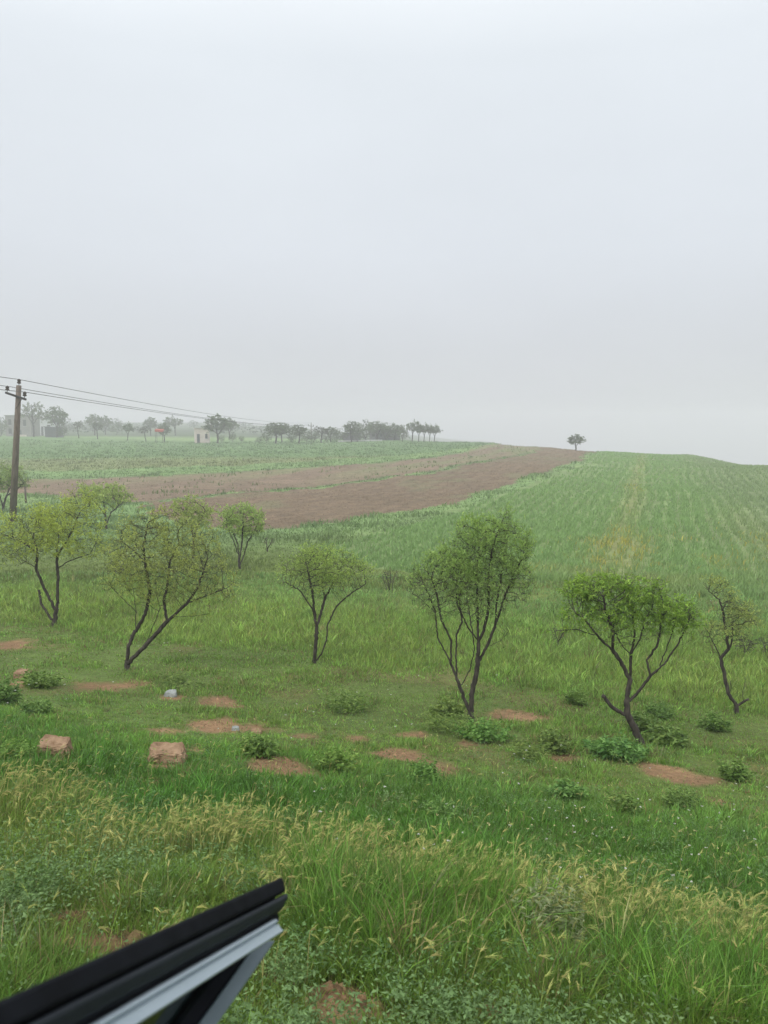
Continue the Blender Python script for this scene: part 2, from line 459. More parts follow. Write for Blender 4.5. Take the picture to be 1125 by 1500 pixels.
def build_ground():
    az = np.concatenate([np.linspace(-math.pi, -0.66, 60)[:-1], np.linspace(-0.66, 0.66, 560), np.linspace(0.66, math.pi, 60)[1:-1]])
    rr = np.concatenate([[0.4, 0.8], np.exp(np.linspace(math.log(1.2), math.log(1000), 430))])
    A, R = np.meshgrid(az, rr, indexing='ij')
    X = R * np.sin(A); Y = R * np.cos(A)
    Z = ground(X, Y)
    # ploughed clods and furrow relief
    na, nr = A.shape
    idx = np.arange(na * nr).reshape(na, nr)
    a = idx; b = np.roll(idx, -1, axis=0)
    q = np.stack([a[:, :-1], a[:, 1:], b[:, 1:], b[:, :-1]], -1).reshape(-1, 4)
    vs = np.stack([X, Y, Z], -1).reshape(-1, 3)
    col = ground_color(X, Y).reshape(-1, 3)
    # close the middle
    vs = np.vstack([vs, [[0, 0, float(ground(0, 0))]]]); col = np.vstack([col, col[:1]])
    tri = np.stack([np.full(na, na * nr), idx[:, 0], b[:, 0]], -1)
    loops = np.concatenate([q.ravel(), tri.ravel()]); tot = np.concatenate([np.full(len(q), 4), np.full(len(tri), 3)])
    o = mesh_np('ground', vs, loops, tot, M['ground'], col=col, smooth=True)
    tag(o, 'rolling farmland of grass, bare soil patches, ploughed strips and crop', None, None, 'structure')
    return o


build_ground()

# ------------------------------------------------------------------ grass
def scatter(n, y0, y1, umax=0.85):
    n = int(n * umax / .64)
    u = RNG.uniform(-umax, umax, n); Y = np.exp(RNG.uniform(math.log(y0), math.log(y1), n))
    return u * Y, Y


def blades(name, X, Y, h, w, col, lean=0.35, seg=2, mat='grass', label='', Z=None, droop=0.35, yawface=None, out=None, om=0.0):
    n = len(X)
    Z = ground(X, Y) if Z is None else Z
    yaw = RNG.uniform(0, 2 * math.pi, n) if yawface is None else yawface
    side = np.stack([np.cos(yaw), np.sin(yaw), np.zeros(n)], -1)
    la = RNG.uniform(0, 2 * math.pi, n); lm = np.abs(RNG.normal(0, lean, n)) + 0.05
    wind = np.array([0.05, 0.0, 0])
    ld = np.stack([np.cos(la), np.sin(la), np.zeros(n)], -1) * lm[:, None] + wind
    if out is not None: ld = ld + out * om
    base = np.stack([X, Y, Z - 0.01], -1)
    up = np.array([0, 0, 1.0])
    lv = []
    ts = np.linspace(0, 1, seg + 1)
    for k, t in enumerate(ts):
        p = base + up * (h * (t - droop * 0.5 * t * t))[:, None] + ld * (h * t * t)[:, None] * (0.6 + droop)
        ww = w * (1 - t) ** 0.6 * (0.75 + 0.5 * min(t * 3, 1)) if k < seg else None
        if k < seg:
            lv += [p - side * ww[:, None] * 0.5, p + side * ww[:, None] * 0.5]
        else:
            lv.append(p)
    m = len(lv)
    vs = np.stack(lv, 1).reshape(-1, 3)
    b0 = (np.arange(n) * m)[:, None]
    faces = []
    parts = []
    for k in range(seg - 1):
        parts.append(b0 + np.array([2 * k, 2 * k + 1, 2 * k + 3, 2 * k + 2]))
    quads = np.concatenate(parts, 0) if parts else np.zeros((0, 4), int)
    tris = b0 + np.array([2 * seg - 2, 2 * seg - 1, 2 * seg])
    return vs, quads, tris, np.repeat(col, m, 0)


def build_blades(name, layers, mat, label, parent=None):
    V_, Q, T, K = [], [], [], []; off = 0
    for vs, q, t, c in layers:
        V_.append(vs); Q.append(q + off); T.append(t + off); K.append(c); off += len(vs)
    q = np.concatenate(Q); t = np.concatenate(T)
    o = mesh_np(name, np.concatenate(V_), np.concatenate([q.ravel(), t.ravel()]),
                np.concatenate([np.full(len(q), 4), np.full(len(t), 3)]), mat, col=np.concatenate(K))
    return tag(o, label, None, None, 'stuff')


def tall_mask(X, Y):
    j = (fbm(X, Y, 0.6, 3, 44) - 0.5) * 1.4
    m = np.zeros(X.shape)
    for e in TALL: m = np.maximum(m, ell(X, Y, e[:4], 0.6, j) * e[4])
    return m


LUSH = A_(0.155, 0.32, 0.055); YGREEN = A_(0.27, 0.37, 0.085); DARK = A_(0.105, 0.245, 0.052); STRAW = A_(0.36, 0.32, 0.14); BLUE = A_(0.085, 0.14, 0.075)
DRY = A_(0.26, 0.19, 0.1)


def grass_props(X, Y):
    """height, colour and keep-probability of the sward at each spot"""
    n = len(X)
    D = D_of(X, Y)
    c1 = fbm(X, Y, 0.9, 3, 50); c2 = fbm(X, Y, 3.2, 3, 51); c3 = fbm(X, Y, 0.35, 3, 52); c4 = fbm(X, Y, 9, 3, 53)
    sm = soil_mask(X, Y); tl = tall_mask(X, Y); bl = barley_mask(X, Y)
    lush = sstep(12.3, 14.5, D + (c2 - .5) * 4) * (1 - sstep(19, 25, D + (c2 - .5) * 7))
    short = sstep(6.6, 8.2, D + (c2 - .5) * 2) * (1 - sstep(12, 14.0, D + (c2 - .5) * 4))
    h = 0.035 + 0.07 * c1 + 0.05 * c3
    h = h + 0.19 * tl + 0.06 * bl + 0.13 * lush * (0.5 + c1) + 0.06 * sstep(20, 26, D)
    h = h * (1 - 0.45 * short * (1 - sstep(0.5, 0.66, c1))) * (1 - 0.62 * sm)
    h = h * RNG.uniform(0.5, 1.2, n) * (1 - .22 * (1 - sstep(5.2, 6.8, D)))
    keep = np.clip(1 - (.6 + .3 * (c3 > .5)) * sm, 0, 1) * (0.5 + 0.5 * sstep(0.25, 0.5, c1 * 0.6 + c3 * 0.4 + 0.3 * tl + .3 * lush + .15 * bl))
    keep *= 1 - 0.35 * short * (1 - sstep(0.4, 0.6, c1))
    t = np.clip((c2 - 0.3) / 0.4 * 0.6 + (c3 - 0.3) / 0.4 * 0.4, 0, 1)[:, None]
    col = DARK * (1 - t) + LUSH * t
    near = (1 - sstep(2.6, 3.8, D + (c2 - .5) * 1.5))[:, None]
    yg = np.clip(near * .75 + bl[:, None] * 0.25 + (c4[:, None] - .42) * 1.5 * .55 + short[:, None] * .22 + lush[:, None] * .6, 0, 1) * (1 - tl[:, None] * .8)
    col = col * (1 - yg) + YGREEN * yg
    mid = sstep(17, 23, D)[:, None]
    col = col * (1 - mid * .85) + A_(0.21, 0.33, 0.11) * mid * .85
    nr_ = (1 - sstep(4.8, 7.0, D + (c2 - .5) * 2))[:, None]; col = col * (1 - nr_ * A_(.26, .2, .38))
    dry = (RNG.random(n) < 0.04 + 0.03 * bl + 0.12 * short + 0.35 * sm * (D < 8) + 0.06 * near[:, 0])[:, None]
    col = np.where(dry, (STRAW * .8 if True else DRY) * RNG.uniform(0.5, 1.0, (n, 1)), col)
    col = col * RNG.uniform(0.7, 1.3, (n, 1)) * (1 + RNG.normal(0, 0.05, (n, 3)))
    return h, np.clip(col, 0.005, 0.8), keep, tl, bl, lush


layers = []
for (nt_, per, nb, y0, y1, wmin, wk, spread) in ((6800, 24, 150000, 1.7, 4.2, 0.0027, 0.0, .026), (12000, 16, 160000, 4.2, 10, 0.0036, 0.0004, .04), (12000, 10, 150000, 10, 27, 0.006, 0.0006, .08)):
    # tufts of blades fanning out, then a shorter sward between them
    tx, ty = scatter(nt_, y0, y1)
    h, col, keep, tl, bl, lush = grass_props(tx, ty)
    k = RNG.random(len(tx)) < keep * (.55 + .45 * np.clip(tl + lush + .5, 0, 1))
    tx, ty, h, col, tl = tx[k], ty[k], h[k], col[k], tl[k]
    i = np.repeat(np.arange(len(tx)), per); m = len(i)
    off = RNG.normal(0, 1, (m, 2)); sp_ = spread * RNG.uniform(.5, 1.5, len(tx))[i]
    X = tx[i] + off[:, 0] * sp_; Y = ty[i] + off[:, 1] * sp_
    hh = h[i] * RNG.lognormal(.1, .2, len(tx))[i] * RNG.uniform(.45, 1.15, m)
    cc = col[i] * RNG.uniform(.55, 1.4, (len(tx), 1))[i] * RNG.uniform(.8, 1.25, (m, 1)) * (1 + RNG.normal(0, .05, (m, 3)))
    od = np.concatenate([off, np.zeros((m, 1))], 1)
    w = (wmin + wk * Y) * RNG.uniform(0.6, 1.6, m) * (1 + .5 * tl[i])
    layers.append(blades('g', X, Y, hh, w, np.clip(cc, .005, .8), .25, 3 if y1 < 11 else 2, out=od, om=.28))
    X, Y = scatter(nb, y0, y1)
    h, col, keep, tl, bl, lush = grass_props(X, Y)
    k = RNG.random(len(X)) < keep
    X, Y, h, col = X[k], Y[k], h[k] * .8, col[k]
    w = (wmin + wk * Y) * RNG.uniform(0.6, 1.5, len(X))
    layers.append(blades('g', X, Y, h, w, col, 0.45, 2))
build_blades('grass', layers, M['grass'], 'rough spring grass covering the road bank and orchard floor')

# distant meadow, headlands and field edges: coarser tufts
layers = []
X, Y = scatter(240000, 24, 215, 0.75)
br, tn, cr, up = zones(X, Y)
n1 = fbm(X, Y, 3.0, 4, 20); c1 = fbm(X, Y, 2.0, 3, 60)
base = ground_color(X, Y)
edge = np.zeros(len(X), bool)
k = ~br & ~cr & ~(tn & ((c1 < 0.66) | (RNG.random(len(X)) < .6))) & (RNG.random(len(X)) < 0.75)
X, Y, c1, base, tn = X[k], Y[k], c1[k], base[k], tn[k]
base = np.where(tn[:, None], A_(0.16, 0.2, 0.085), base)
vr_ = np.where(Y > 55, .13, .28)[:, None]; col = base * (1 + RNG.uniform(-1, 1, (len(X), 1)) * vr_)
nb_ = (1 - sstep(30, 42, Y)); col = col * (1 + .3 * nb_[:, None])
h = (0.12 + 0.3 * sstep(0.45, 0.75, c1)) * RNG.uniform(0.6, 1.3, len(X)) * (1 - .45 * nb_)
w = (0.012 + 0.0011 * Y) * RNG.uniform(0.6, 1.5, len(X))
layers.append(blades('g', X, Y, h, w, col, 0.5, 2))
build_blades('meadow_grass', layers, M['grass'], 'hazy meadow grass between the orchard and the ploughed strips')

# crop in drilled rows on the right-hand field
X, Y = scatter(330000, 21, 200, 0.75)
k = inside(POLY_CROP, X, Y); X, Y = X[k], Y[k]
c = X * DVEC[1] - Y * DVEC[0]; s = X * DVEC[0] + Y * DVEC[1]
pitch_ = 0.8
cr_ = (np.round(c / pitch_)) * pitch_ + RNG.normal(0, 0.17, len(c)) + (fbm(c, s, 25, 2, 70) - .5) * 2.0
X = s * DVEC[0] + cr_ * DVEC[1]; Y = s * DVEC[1] - cr_ * DVEC[0]
st = stripe(X, Y); gap = fbm(c, s * .35, 2.2, 4, 71)
k = (RNG.random(len(X)) < (1 - st * .55) * (.45 + .55 * sstep(0.3, 0.55, gap))) & (Y > 20)
X, Y, st, gap, c = X[k], Y[k], st[k], gap[k], cr_[k]
right = sstep(2, 8, c)[:, None]
col = (A_(0.22, 0.35, 0.12) * (0.82 + .36 * gap[:, None])) * (1 - right * .6) + A_(0.25, 0.31, 0.165) * right * .6
yl = (RNG.random(len(X)) < st * .5 * sstep(.35, .6, fbm(X, Y, 5, 3, 73)) * (1 - sstep(45, 100, Y)))[:, None]
col = np.where(yl, A_(0.4, 0.38, 0.08), col * (1 - .5 * st[:, None]) + A_(0.3, 0.29, .11) * .5 * st[:, None]) * RNG.uniform(0.82, 1.18, (len(X), 1))
h = (0.22 + 0.2 * gap) * RNG.uniform(0.6, 1.2, len(X)); w = (0.012 + 0.0011 * Y) * RNG.uniform(0.6, 1.5, len(X))
build_blades('crop', [blades('g', X, Y, h, w, col, 0.4, 2)], M['grass'], 'young blue green crop standing in rows on the right hand field')

# ------------------------------------------------------------------ wild barley heads
def barley(n):
    X, Y = scatter(n, 2.2, 8.5)
    bl = barley_mask(X, Y); tl = tall_mask(X, Y)
    sp = (1 - soil_mask(X, Y)) * 0.03
    n = len(X); k = RNG.random(n) < np.maximum(bl * .62 * (1 - .6 * tl) * (.35 + .65 * sstep(.38, .6, fbm(X, Y, .45, 3, 17))), sp); X, Y, bl = X[k], Y[k], bl[k]
    n = len(X)
    Z = ground(X, Y); H = RNG.uniform(0.12, 0.245, n) * (0.75 + .25 * bl)
    la = RNG.normal(0.2, 0.9, n); lm = RNG.uniform(0.05, 0.4, n)
    ld = np.stack([np.cos(la), np.sin(la), np.zeros(n)], -1)
    base = np.stack([X, Y, Z], -1); up = A_(0, 0, 1)
    ripe = np.clip(RNG.normal(.5, .3, n) + .1 * bl, 0, 1)[:, None]
    col = A_(0.26, 0.35, 0.09) * (1 - ripe) + A_(0.5, 0.46, 0.18) * ripe
    col = col * RNG.uniform(0.75, 1.2, (n, 1))
    top = base + up * H[:, None] + ld * (lm * H)[:, None]
    VS, QQ, TT, KK = [], [], [], []; off = 0
    yaw = RNG.uniform(0, math.pi, n); side = np.stack([np.cos(yaw), np.sin(yaw), 0 * yaw], -1)
    mid = base + up * (H * .55)[:, None] + ld * (lm * H * .3)[:, None]
    sw = 0.0014
    vs = np.stack([base - side * sw, base + side * sw, mid + side * sw, mid - side * sw, top + side * sw, top - side * sw], 1).reshape(-1, 3)
    b0 = (np.arange(n) * 6)[:, None]
    VS.append(vs); QQ.append(np.concatenate([b0 + np.array([0, 1, 2, 3]), b0 + np.array([3, 2, 4, 5])])); KK.append(np.repeat(col * .8, 6, 0)); off += len(vs)
    hd = ld * (0.35 + lm)[:, None] + up * RNG.uniform(-.1, 0.8, n)[:, None]; hd /= np.linalg.norm(hd, axis=1)[:, None]
    L_ = RNG.uniform(0.02, 0.038, n)[:, None]
    for a in range(3):
        ang = a * math.pi / 3
        sd = np.cross(hd, side); sd /= np.linalg.norm(sd, axis=1)[:, None]; s2 = np.cross(hd, sd)
        ax = sd * math.cos(ang) + s2 * math.sin(ang)
        wd = 0.0034
        dr = -up * 0.008
        p0 = top; p1 = top + hd * L_ * .35 + ax * wd; p2 = top + hd * L_ + dr + ax * wd * .7; p3 = top + hd * L_ * 1.75 + dr * 3.2
        p4 = top + hd * L_ + dr - ax * wd * .7; p5 = top + hd * L_ * .35 - ax * wd
        vs = np.stack([p0, p1, p2, p3, p4, p5], 1).reshape(-1, 3)
        b0 = off + (np.arange(n) * 6)[:, None]
        VS.append(vs); QQ.append(np.concatenate([b0 + np.array([5, 0, 1, 2]), b0 + np.array([5, 2, 3, 4])])); KK.append(np.repeat(col, 6, 0)); off += len(vs)
    # awns
    for a in range(7):
        r = RNG.normal(0, 1, (n, 3)); d = hd + r * 0.22; d /= np.linalg.norm(d, axis=1)[:, None]
        s0 = top + hd * L_ * RNG.uniform(0.2, 0.9, (n, 1)); wv = np.cross(d, up); wv /= np.linalg.norm(wv, axis=1)[:, None] + 1e-6
        vs = np.stack([s0 - wv * .0009, s0 + wv * .0009, s0 + d * RNG.uniform(.022, .045, (n, 1)) - up * .006], 1).reshape(-1, 3)
        b0 = off + (np.arange(n) * 3)[:, None]
        VS.append(vs); TT.append(b0 + np.array([0, 1, 2])); KK.append(np.repeat(col * 1.1, 3, 0)); off += len(vs)
    q = np.concatenate(QQ); t = np.concatenate(TT)
    o = mesh_np('wild_barley', np.concatenate(VS), np.concatenate([q.ravel(), t.ravel()]),
                np.concatenate([np.full(len(q), 4), np.full(len(t), 3)]), M['straw'], col=np.concatenate(KK))
    tag(o, 'band of yellowing wild barley heads along the foot of the bank', None, None, 'stuff')


barley(34000)


# ------------------------------------------------------------------ leaf quads
def leaf_quads(P, Dv, Lh, Wd, fold=0.25):
    """diamond leaves: base P, direction Dv"""
    n = len(P)
    Dv = Dv / (np.linalg.norm(Dv, axis=1)[:, None] + 1e-9)
    r = RNG.normal(0, 1, (n, 3)); S = np.cross(Dv, r); S /= np.linalg.norm(S, axis=1)[:, None] + 1e-9
    Nn = np.cross(S, Dv)
    L_ = np.asarray(Lh).reshape(-1, 1); W_ = np.asarray(Wd).reshape(-1, 1)
    mid = P + Dv * L_ * .45 + Nn * W_ * fold
    a = mid + S * W_ * .5; b = mid - S * W_ * .5; tip = P + Dv * L_ - A_(0, 0, 1) * L_ * .12
    vs = np.stack([P, a, tip, b], 1).reshape(-1, 3)
    q = (np.arange(n) * 4)[:, None] + np.array([0, 1, 2, 3])
    return vs, q


# low broad-leaved ground cover near the road
def forbs(n):
    X, Y = scatter(n, 1.8, 11)
    D = D_of(X, Y)
    dens = (.08 + .4 * sstep(0.5, 0.7, fbm(X, Y, 0.5, 4, 80))) * (1 - .7 * tall_mask(X, Y)) * (1 - .8 * soil_mask(X, Y)) * (1 - .5 * barley_mask(X, Y))
    n = len(X); k = RNG.random(n) < dens; X, Y = X[k], Y[k]; n = len(X); Z = ground(X, Y)
    per = 7
    P = np.repeat(np.stack([X, Y, Z], -1), per, 0); m = n * per
    hh = np.repeat(RNG.uniform(0.03, 0.17, n), per) * RNG.uniform(.4, 1, m)
    P = P + np.stack([RNG.normal(0, .025, m), RNG.normal(0, .025, m), hh], -1)
    Dv = np.stack([RNG.normal(0, 1, m), RNG.normal(0, 1, m), RNG.uniform(.1, .9, m)], -1)
    tone = fbm(X, Y, 1.2, 2, 81)[:, None]
    col = A_(0.07, 0.17, 0.045) * (1 - tone) * 1.2 + A_(0.17, 0.25, 0.10) * tone
    col = np.repeat(col, per, 0) * RNG.uniform(.75, 1.25, (m, 1))
    vs, q = leaf_quads(P, Dv, RNG.uniform(.011, .027, m), RNG.uniform(.005, .011, m))
    o = mesh_np('ground_cover', vs, q, np.full(len(q), 4), M['weed'], col=np.repeat(col, 4, 0))
    tag(o, 'low broad leaved herbs growing among the roadside grass', None, None, 'stuff')


forbs(42000)


# ploughed clods
def clods(n):
    X, Y = scatter(n, 40, 200, 0.64)
    br, tn, cr, up = zones(X, Y)
    n = len(X); k = (br | (tn & (RNG.random(n) < .5))) & (RNG.random(n) < .8); X, Y = X[k], Y[k]; n = len(X); Z = ground(X, Y)
    s = (0.04 + 0.0011 * Y) * RNG.uniform(.5, 1.4, n)
    x2, y2 = scatter(90000, 2.2, 16); k = RNG.random(len(x2)) < sstep(.2, .6, soil_mask(x2, y2)) * .8; x2, y2 = x2[k], y2[k]
    X = np.concatenate([X, x2]); Y = np.concatenate([Y, y2]); Z = ground(X, Y); n = len(X)
    s = np.concatenate([s, RNG.lognormal(-4.3, .5, len(x2)) * 1.1])
    ang = RNG.uniform(0, 6.28, n)
    vs = []
    for j in range(4):
        rr = s * RNG.uniform(.7, 1.2, n); vs.append(np.stack([X + rr * np.cos(ang + j * 1.57), Y + rr * np.sin(ang + j * 1.57), Z - .02], -1))
    vs.append(np.stack([X + s * RNG.normal(0, .2, n), Y, Z + s * RNG.uniform(.4, .9, n)], -1))
    b0 = (np.arange(n) * 5)[:, None]
    t = np.concatenate([b0 + np.array([j, (j + 1) % 4, 4]) for j in range(4)])
    col = ground_color(X, Y) * np.where(Y[:, None] < 30, RNG.uniform(.6, 1.5, (n, 1)), RNG.uniform(.88, 1.15, (n, 1)))
    o = mesh_np('soil_clods', np.stack(vs, 1).reshape(-1, 3), t, np.full(len(t), 3), M['ground'], col=np.repeat(col, 5, 0))
    tag(o, 'broken earth clods on the ploughed strips and bare soil patches', None, None, 'stuff')


clods(60000)


def specks():
    """tiny pale flower heads in the meadow"""
    X, Y = scatter(2600, 3, 40, .6)
    k = RNG.random(len(X)) < sstep(.55, .7, fbm(X, Y, 1.5, 3, 90)) * .5; X, Y = X[k], Y[k]; n = len(X)
    Z = ground(X, Y) + RNG.uniform(.1, .35, n)
    P = np.repeat(np.stack([X, Y, Z], -1), 4, 0); m = 4 * n
    Dv = np.stack([RNG.normal(0, 1, m), RNG.normal(0, 1, m), np.full(m, .5)], -1)
    sz = np.repeat(.006 + .0006 * Y, 4)
    vs, q = leaf_quads(P, Dv, sz * 1.4, sz)
    col = np.repeat(np.where(RNG.random((n, 1)) < .6, A_(.55, .56, .5), A_(.45, .42, .2)), 16, 0)
    o = mesh_np('wildflowers', vs, q, np.full(len(q), 4), M['weed'], col=col)
    tag(o, 'tiny pale flower heads dotted through the meadow', None, None, 'stuff')


specks()

# ------------------------------------------------------------------ trees (branches grown towards the crown's own volume)
def grow(limbs, attr, step, infl, kill, upb=0.08, maxit=90, stubs=(), w_stub=10):
    pos = [A_(*limbs[0][0])]; par = [-1]; wt = [6]
    for li, L_ in enumerate(limbs):
        pts = [A_(*p) for p in L_]
        if li == 0: cur = 0
        else:
            arr = np.array(pos); cur = int(np.argmin(((arr - pts[0]) ** 2).sum(1)))
        for q in pts[1:] if li == 0 else pts:
            d = q - pos[cur]; ln = np.linalg.norm(d); ns = max(1, int(round(ln / step)))
            if ln < step * .3: continue
            st = pos[cur]
            for k in range(1, ns + 1):
                jit = RNG.normal(0, step * .10, 3) if k < ns else 0
                pos.append(st + d * k / ns + jit); wt.append(w_stub if li in stubs else 6); par.append(cur); cur = len(pos) - 1
    n_auth = np.array(wt)
    attr = np.asarray(attr); alive = np.ones(len(attr), bool)
    nd = np.full(len(attr), 1e9); ni = np.zeros(len(attr), int)

    def upd(lo):
        for s0 in range(lo, len(pos), 200):
            blk = np.array(pos[s0:s0 + 200])
            d = np.sqrt(((attr[:, None, :] - blk[None]) ** 2).sum(2)); j = d.argmin(1); m = d[np.arange(len(attr)), j]
            b = m < nd
            nd[b] = m[b]; ni[b] = j[b] + s0
    upd(0)
    kids = {}
    for it in range(maxit):
        act = alive & (nd < infl)
        if not act.any(): break
        lo = len(pos)
        ids = np.unique(ni[act]); arr = np.array(pos)
        sel = np.nonzero(act)[0]
        dirs = attr[sel] - arr[ni[sel]]; dirs /= np.linalg.norm(dirs, axis=1)[:, None] + 1e-9
        acc = np.zeros((len(pos), 3)); np.add.at(acc, ni[sel], dirs)
        for i in ids:
            d = acc[i] + A_(0, 0, upb * np.linalg.norm(acc[i])) + RNG.normal(0, .12, 3) * np.linalg.norm(acc[i])
            l = np.linalg.norm(d)
            if l < 1e-6: continue
            if kids.get(i, 0) >= 3: continue
            kids[i] = kids.get(i, 0) + 1
            pos.append(pos[i] + d / l * step); par.append(i)
        if len(pos) == lo: break
        upd(lo)
        alive &= nd > kill
    return np.array(pos), np.array(par), n_auth


def tree_mesh(pos, par, r_base, r_tip, expo, bark, name, parent, twigs=None, w_auth=()):
    n = len(pos); r = np.full(n, 0.0); nk = np.zeros(n, int)
    for i in range(n):
        if par[i] >= 0: nk[par[i]] += 1
    acc = np.zeros(n)
    for i in range(n - 1, -1, -1):
        if acc[i] == 0: acc[i] = w_auth[i] if i < len(w_auth) else 1
        if par[i] >= 0: acc[par[i]] += acc[i]
    tips = acc.copy()
    r = r_tip * tips ** (1 / expo)
    r = r_tip + (r - r_tip) * (r_base - r_tip) / max(r[0] - r_tip, 1e-6)
    ch = [[] for _ in range(n)]
    for i in range(1, n): ch[par[i]].append(i)
    chains = []; stack = [(0, -1)]
    while stack:
        st, p = stack.pop(); c = [p] if p >= 0 else []
        i = st
        while True:
            c.append(i)
            if not ch[i]: break
            o = sorted(ch[i], key=lambda k: -tips[k])
            for k in o[1:]: stack.append((k, i))
            i = o[0]
        chains.append(c)
    VS, LP, TT = [], [], []; off = 0
    for c in chains:
        if len(c) < 2: continue
        p = pos[c]; rr = r[c].copy()
        if c[0] != 0: rr[0] = rr[1] if len(rr) > 1 else rr[0]
        else: rr[0] *= 1.25
        m = 9 if rr.max() > r_base * .45 else (6 if rr.max() > r_base * .2 else 4)
        t = np.gradient(p, axis=0); t /= np.linalg.norm(t, axis=1)[:, None] + 1e-9
        ref = np.where(np.abs(t[:, 2:3]) < .9, A_(0, 0, 1), A_(1, 0, 0))
        a = np.cross(t, ref); a /= np.linalg.norm(a, axis=1)[:, None] + 1e-9
        for k in range(1, len(a)):
            if a[k] @ a[k - 1] < 0: a[k] = -a[k]
        b = np.cross(t, a)
        an = np.arange(m) * 2 * math.pi / m
        wob = 1 + RNG.normal(0, .07, (len(c), m))
        rings = p[:, None, :] + (a[:, None, :] * np.cos(an)[None, :, None] + b[:, None, :] * np.sin(an)[None, :, None]) * (rr[:, None, None] * wob[:, :, None])
        VS.append(rings.reshape(-1, 3))
        id_ = off + np.arange(len(c) * m).reshape(len(c), m)
        q = np.stack([id_[:-1], np.roll(id_, -1, 1)[:-1], np.roll(id_, -1, 1)[1:], id_[1:]], -1).reshape(-1, 4)
        LP.append(q.ravel()); TT.append(np.full(len(q), 4)); off += len(c) * m
        LP.append(id_[-1]); TT.append(np.array([m]))
    if twigs is not None and len(twigs[0]):
        a0, a1, a2, tr = twigs
        nn = len(a0); d = a2 - a0; d /= np.linalg.norm(d, axis=1)[:, None] + 1e-9
        s1 = np.cross(d, RNG.normal(0, 1, (nn, 3))); s1 /= np.linalg.norm(s1, axis=1)[:, None] + 1e-9; s2 = np.cross(d, s1)
        vv = []
        for (p, k) in ((a0, 1.0), (a1, .8)):
            for j in range(3): vv.append(p + (s1 * math.cos(j * 2.094) + s2 * math.sin(j * 2.094)) * tr * k)
        vv.append(a2)
        VS.append(np.stack(vv, 1).reshape(-1, 3)); b0 = off + (np.arange(nn) * 7)[:, None]
        for j in range(3):
            LP.append((b0 + np.array([j, (j + 1) % 3, 3 + (j + 1) % 3, 3 + j])).ravel()); TT.append(np.full(nn, 4))
            LP.append((b0 + np.array([3 + j, 3 + (j + 1) % 3, 6])).ravel()); TT.append(np.full(nn, 3))
        off += nn * 7
    o = mesh_np(name, np.concatenate(VS), np.concatenate(LP), np.concatenate(TT), bark, parent, smooth=True)
    return o, r, tips


def blob_points(blobs, n, rng):
    w = np.array([b[3] * b[4] * b[5] * (b[6] if len(b) > 6 else 1) for b in blobs]); w = w / w.sum()
    out = []
    for b, k in zip(blobs, (w * n).astype(int) + 1):
        v = rng.normal(0, 1, (k, 3)); v /= np.linalg.norm(v, axis=1)[:, None]
        rad = rng.random((k, 1)) ** (1 / 2.6)
        out.append(A_(b[0], b[1], b[2]) + v * rad * A_(b[3], b[4], b[5]))
    return np.concatenate(out)


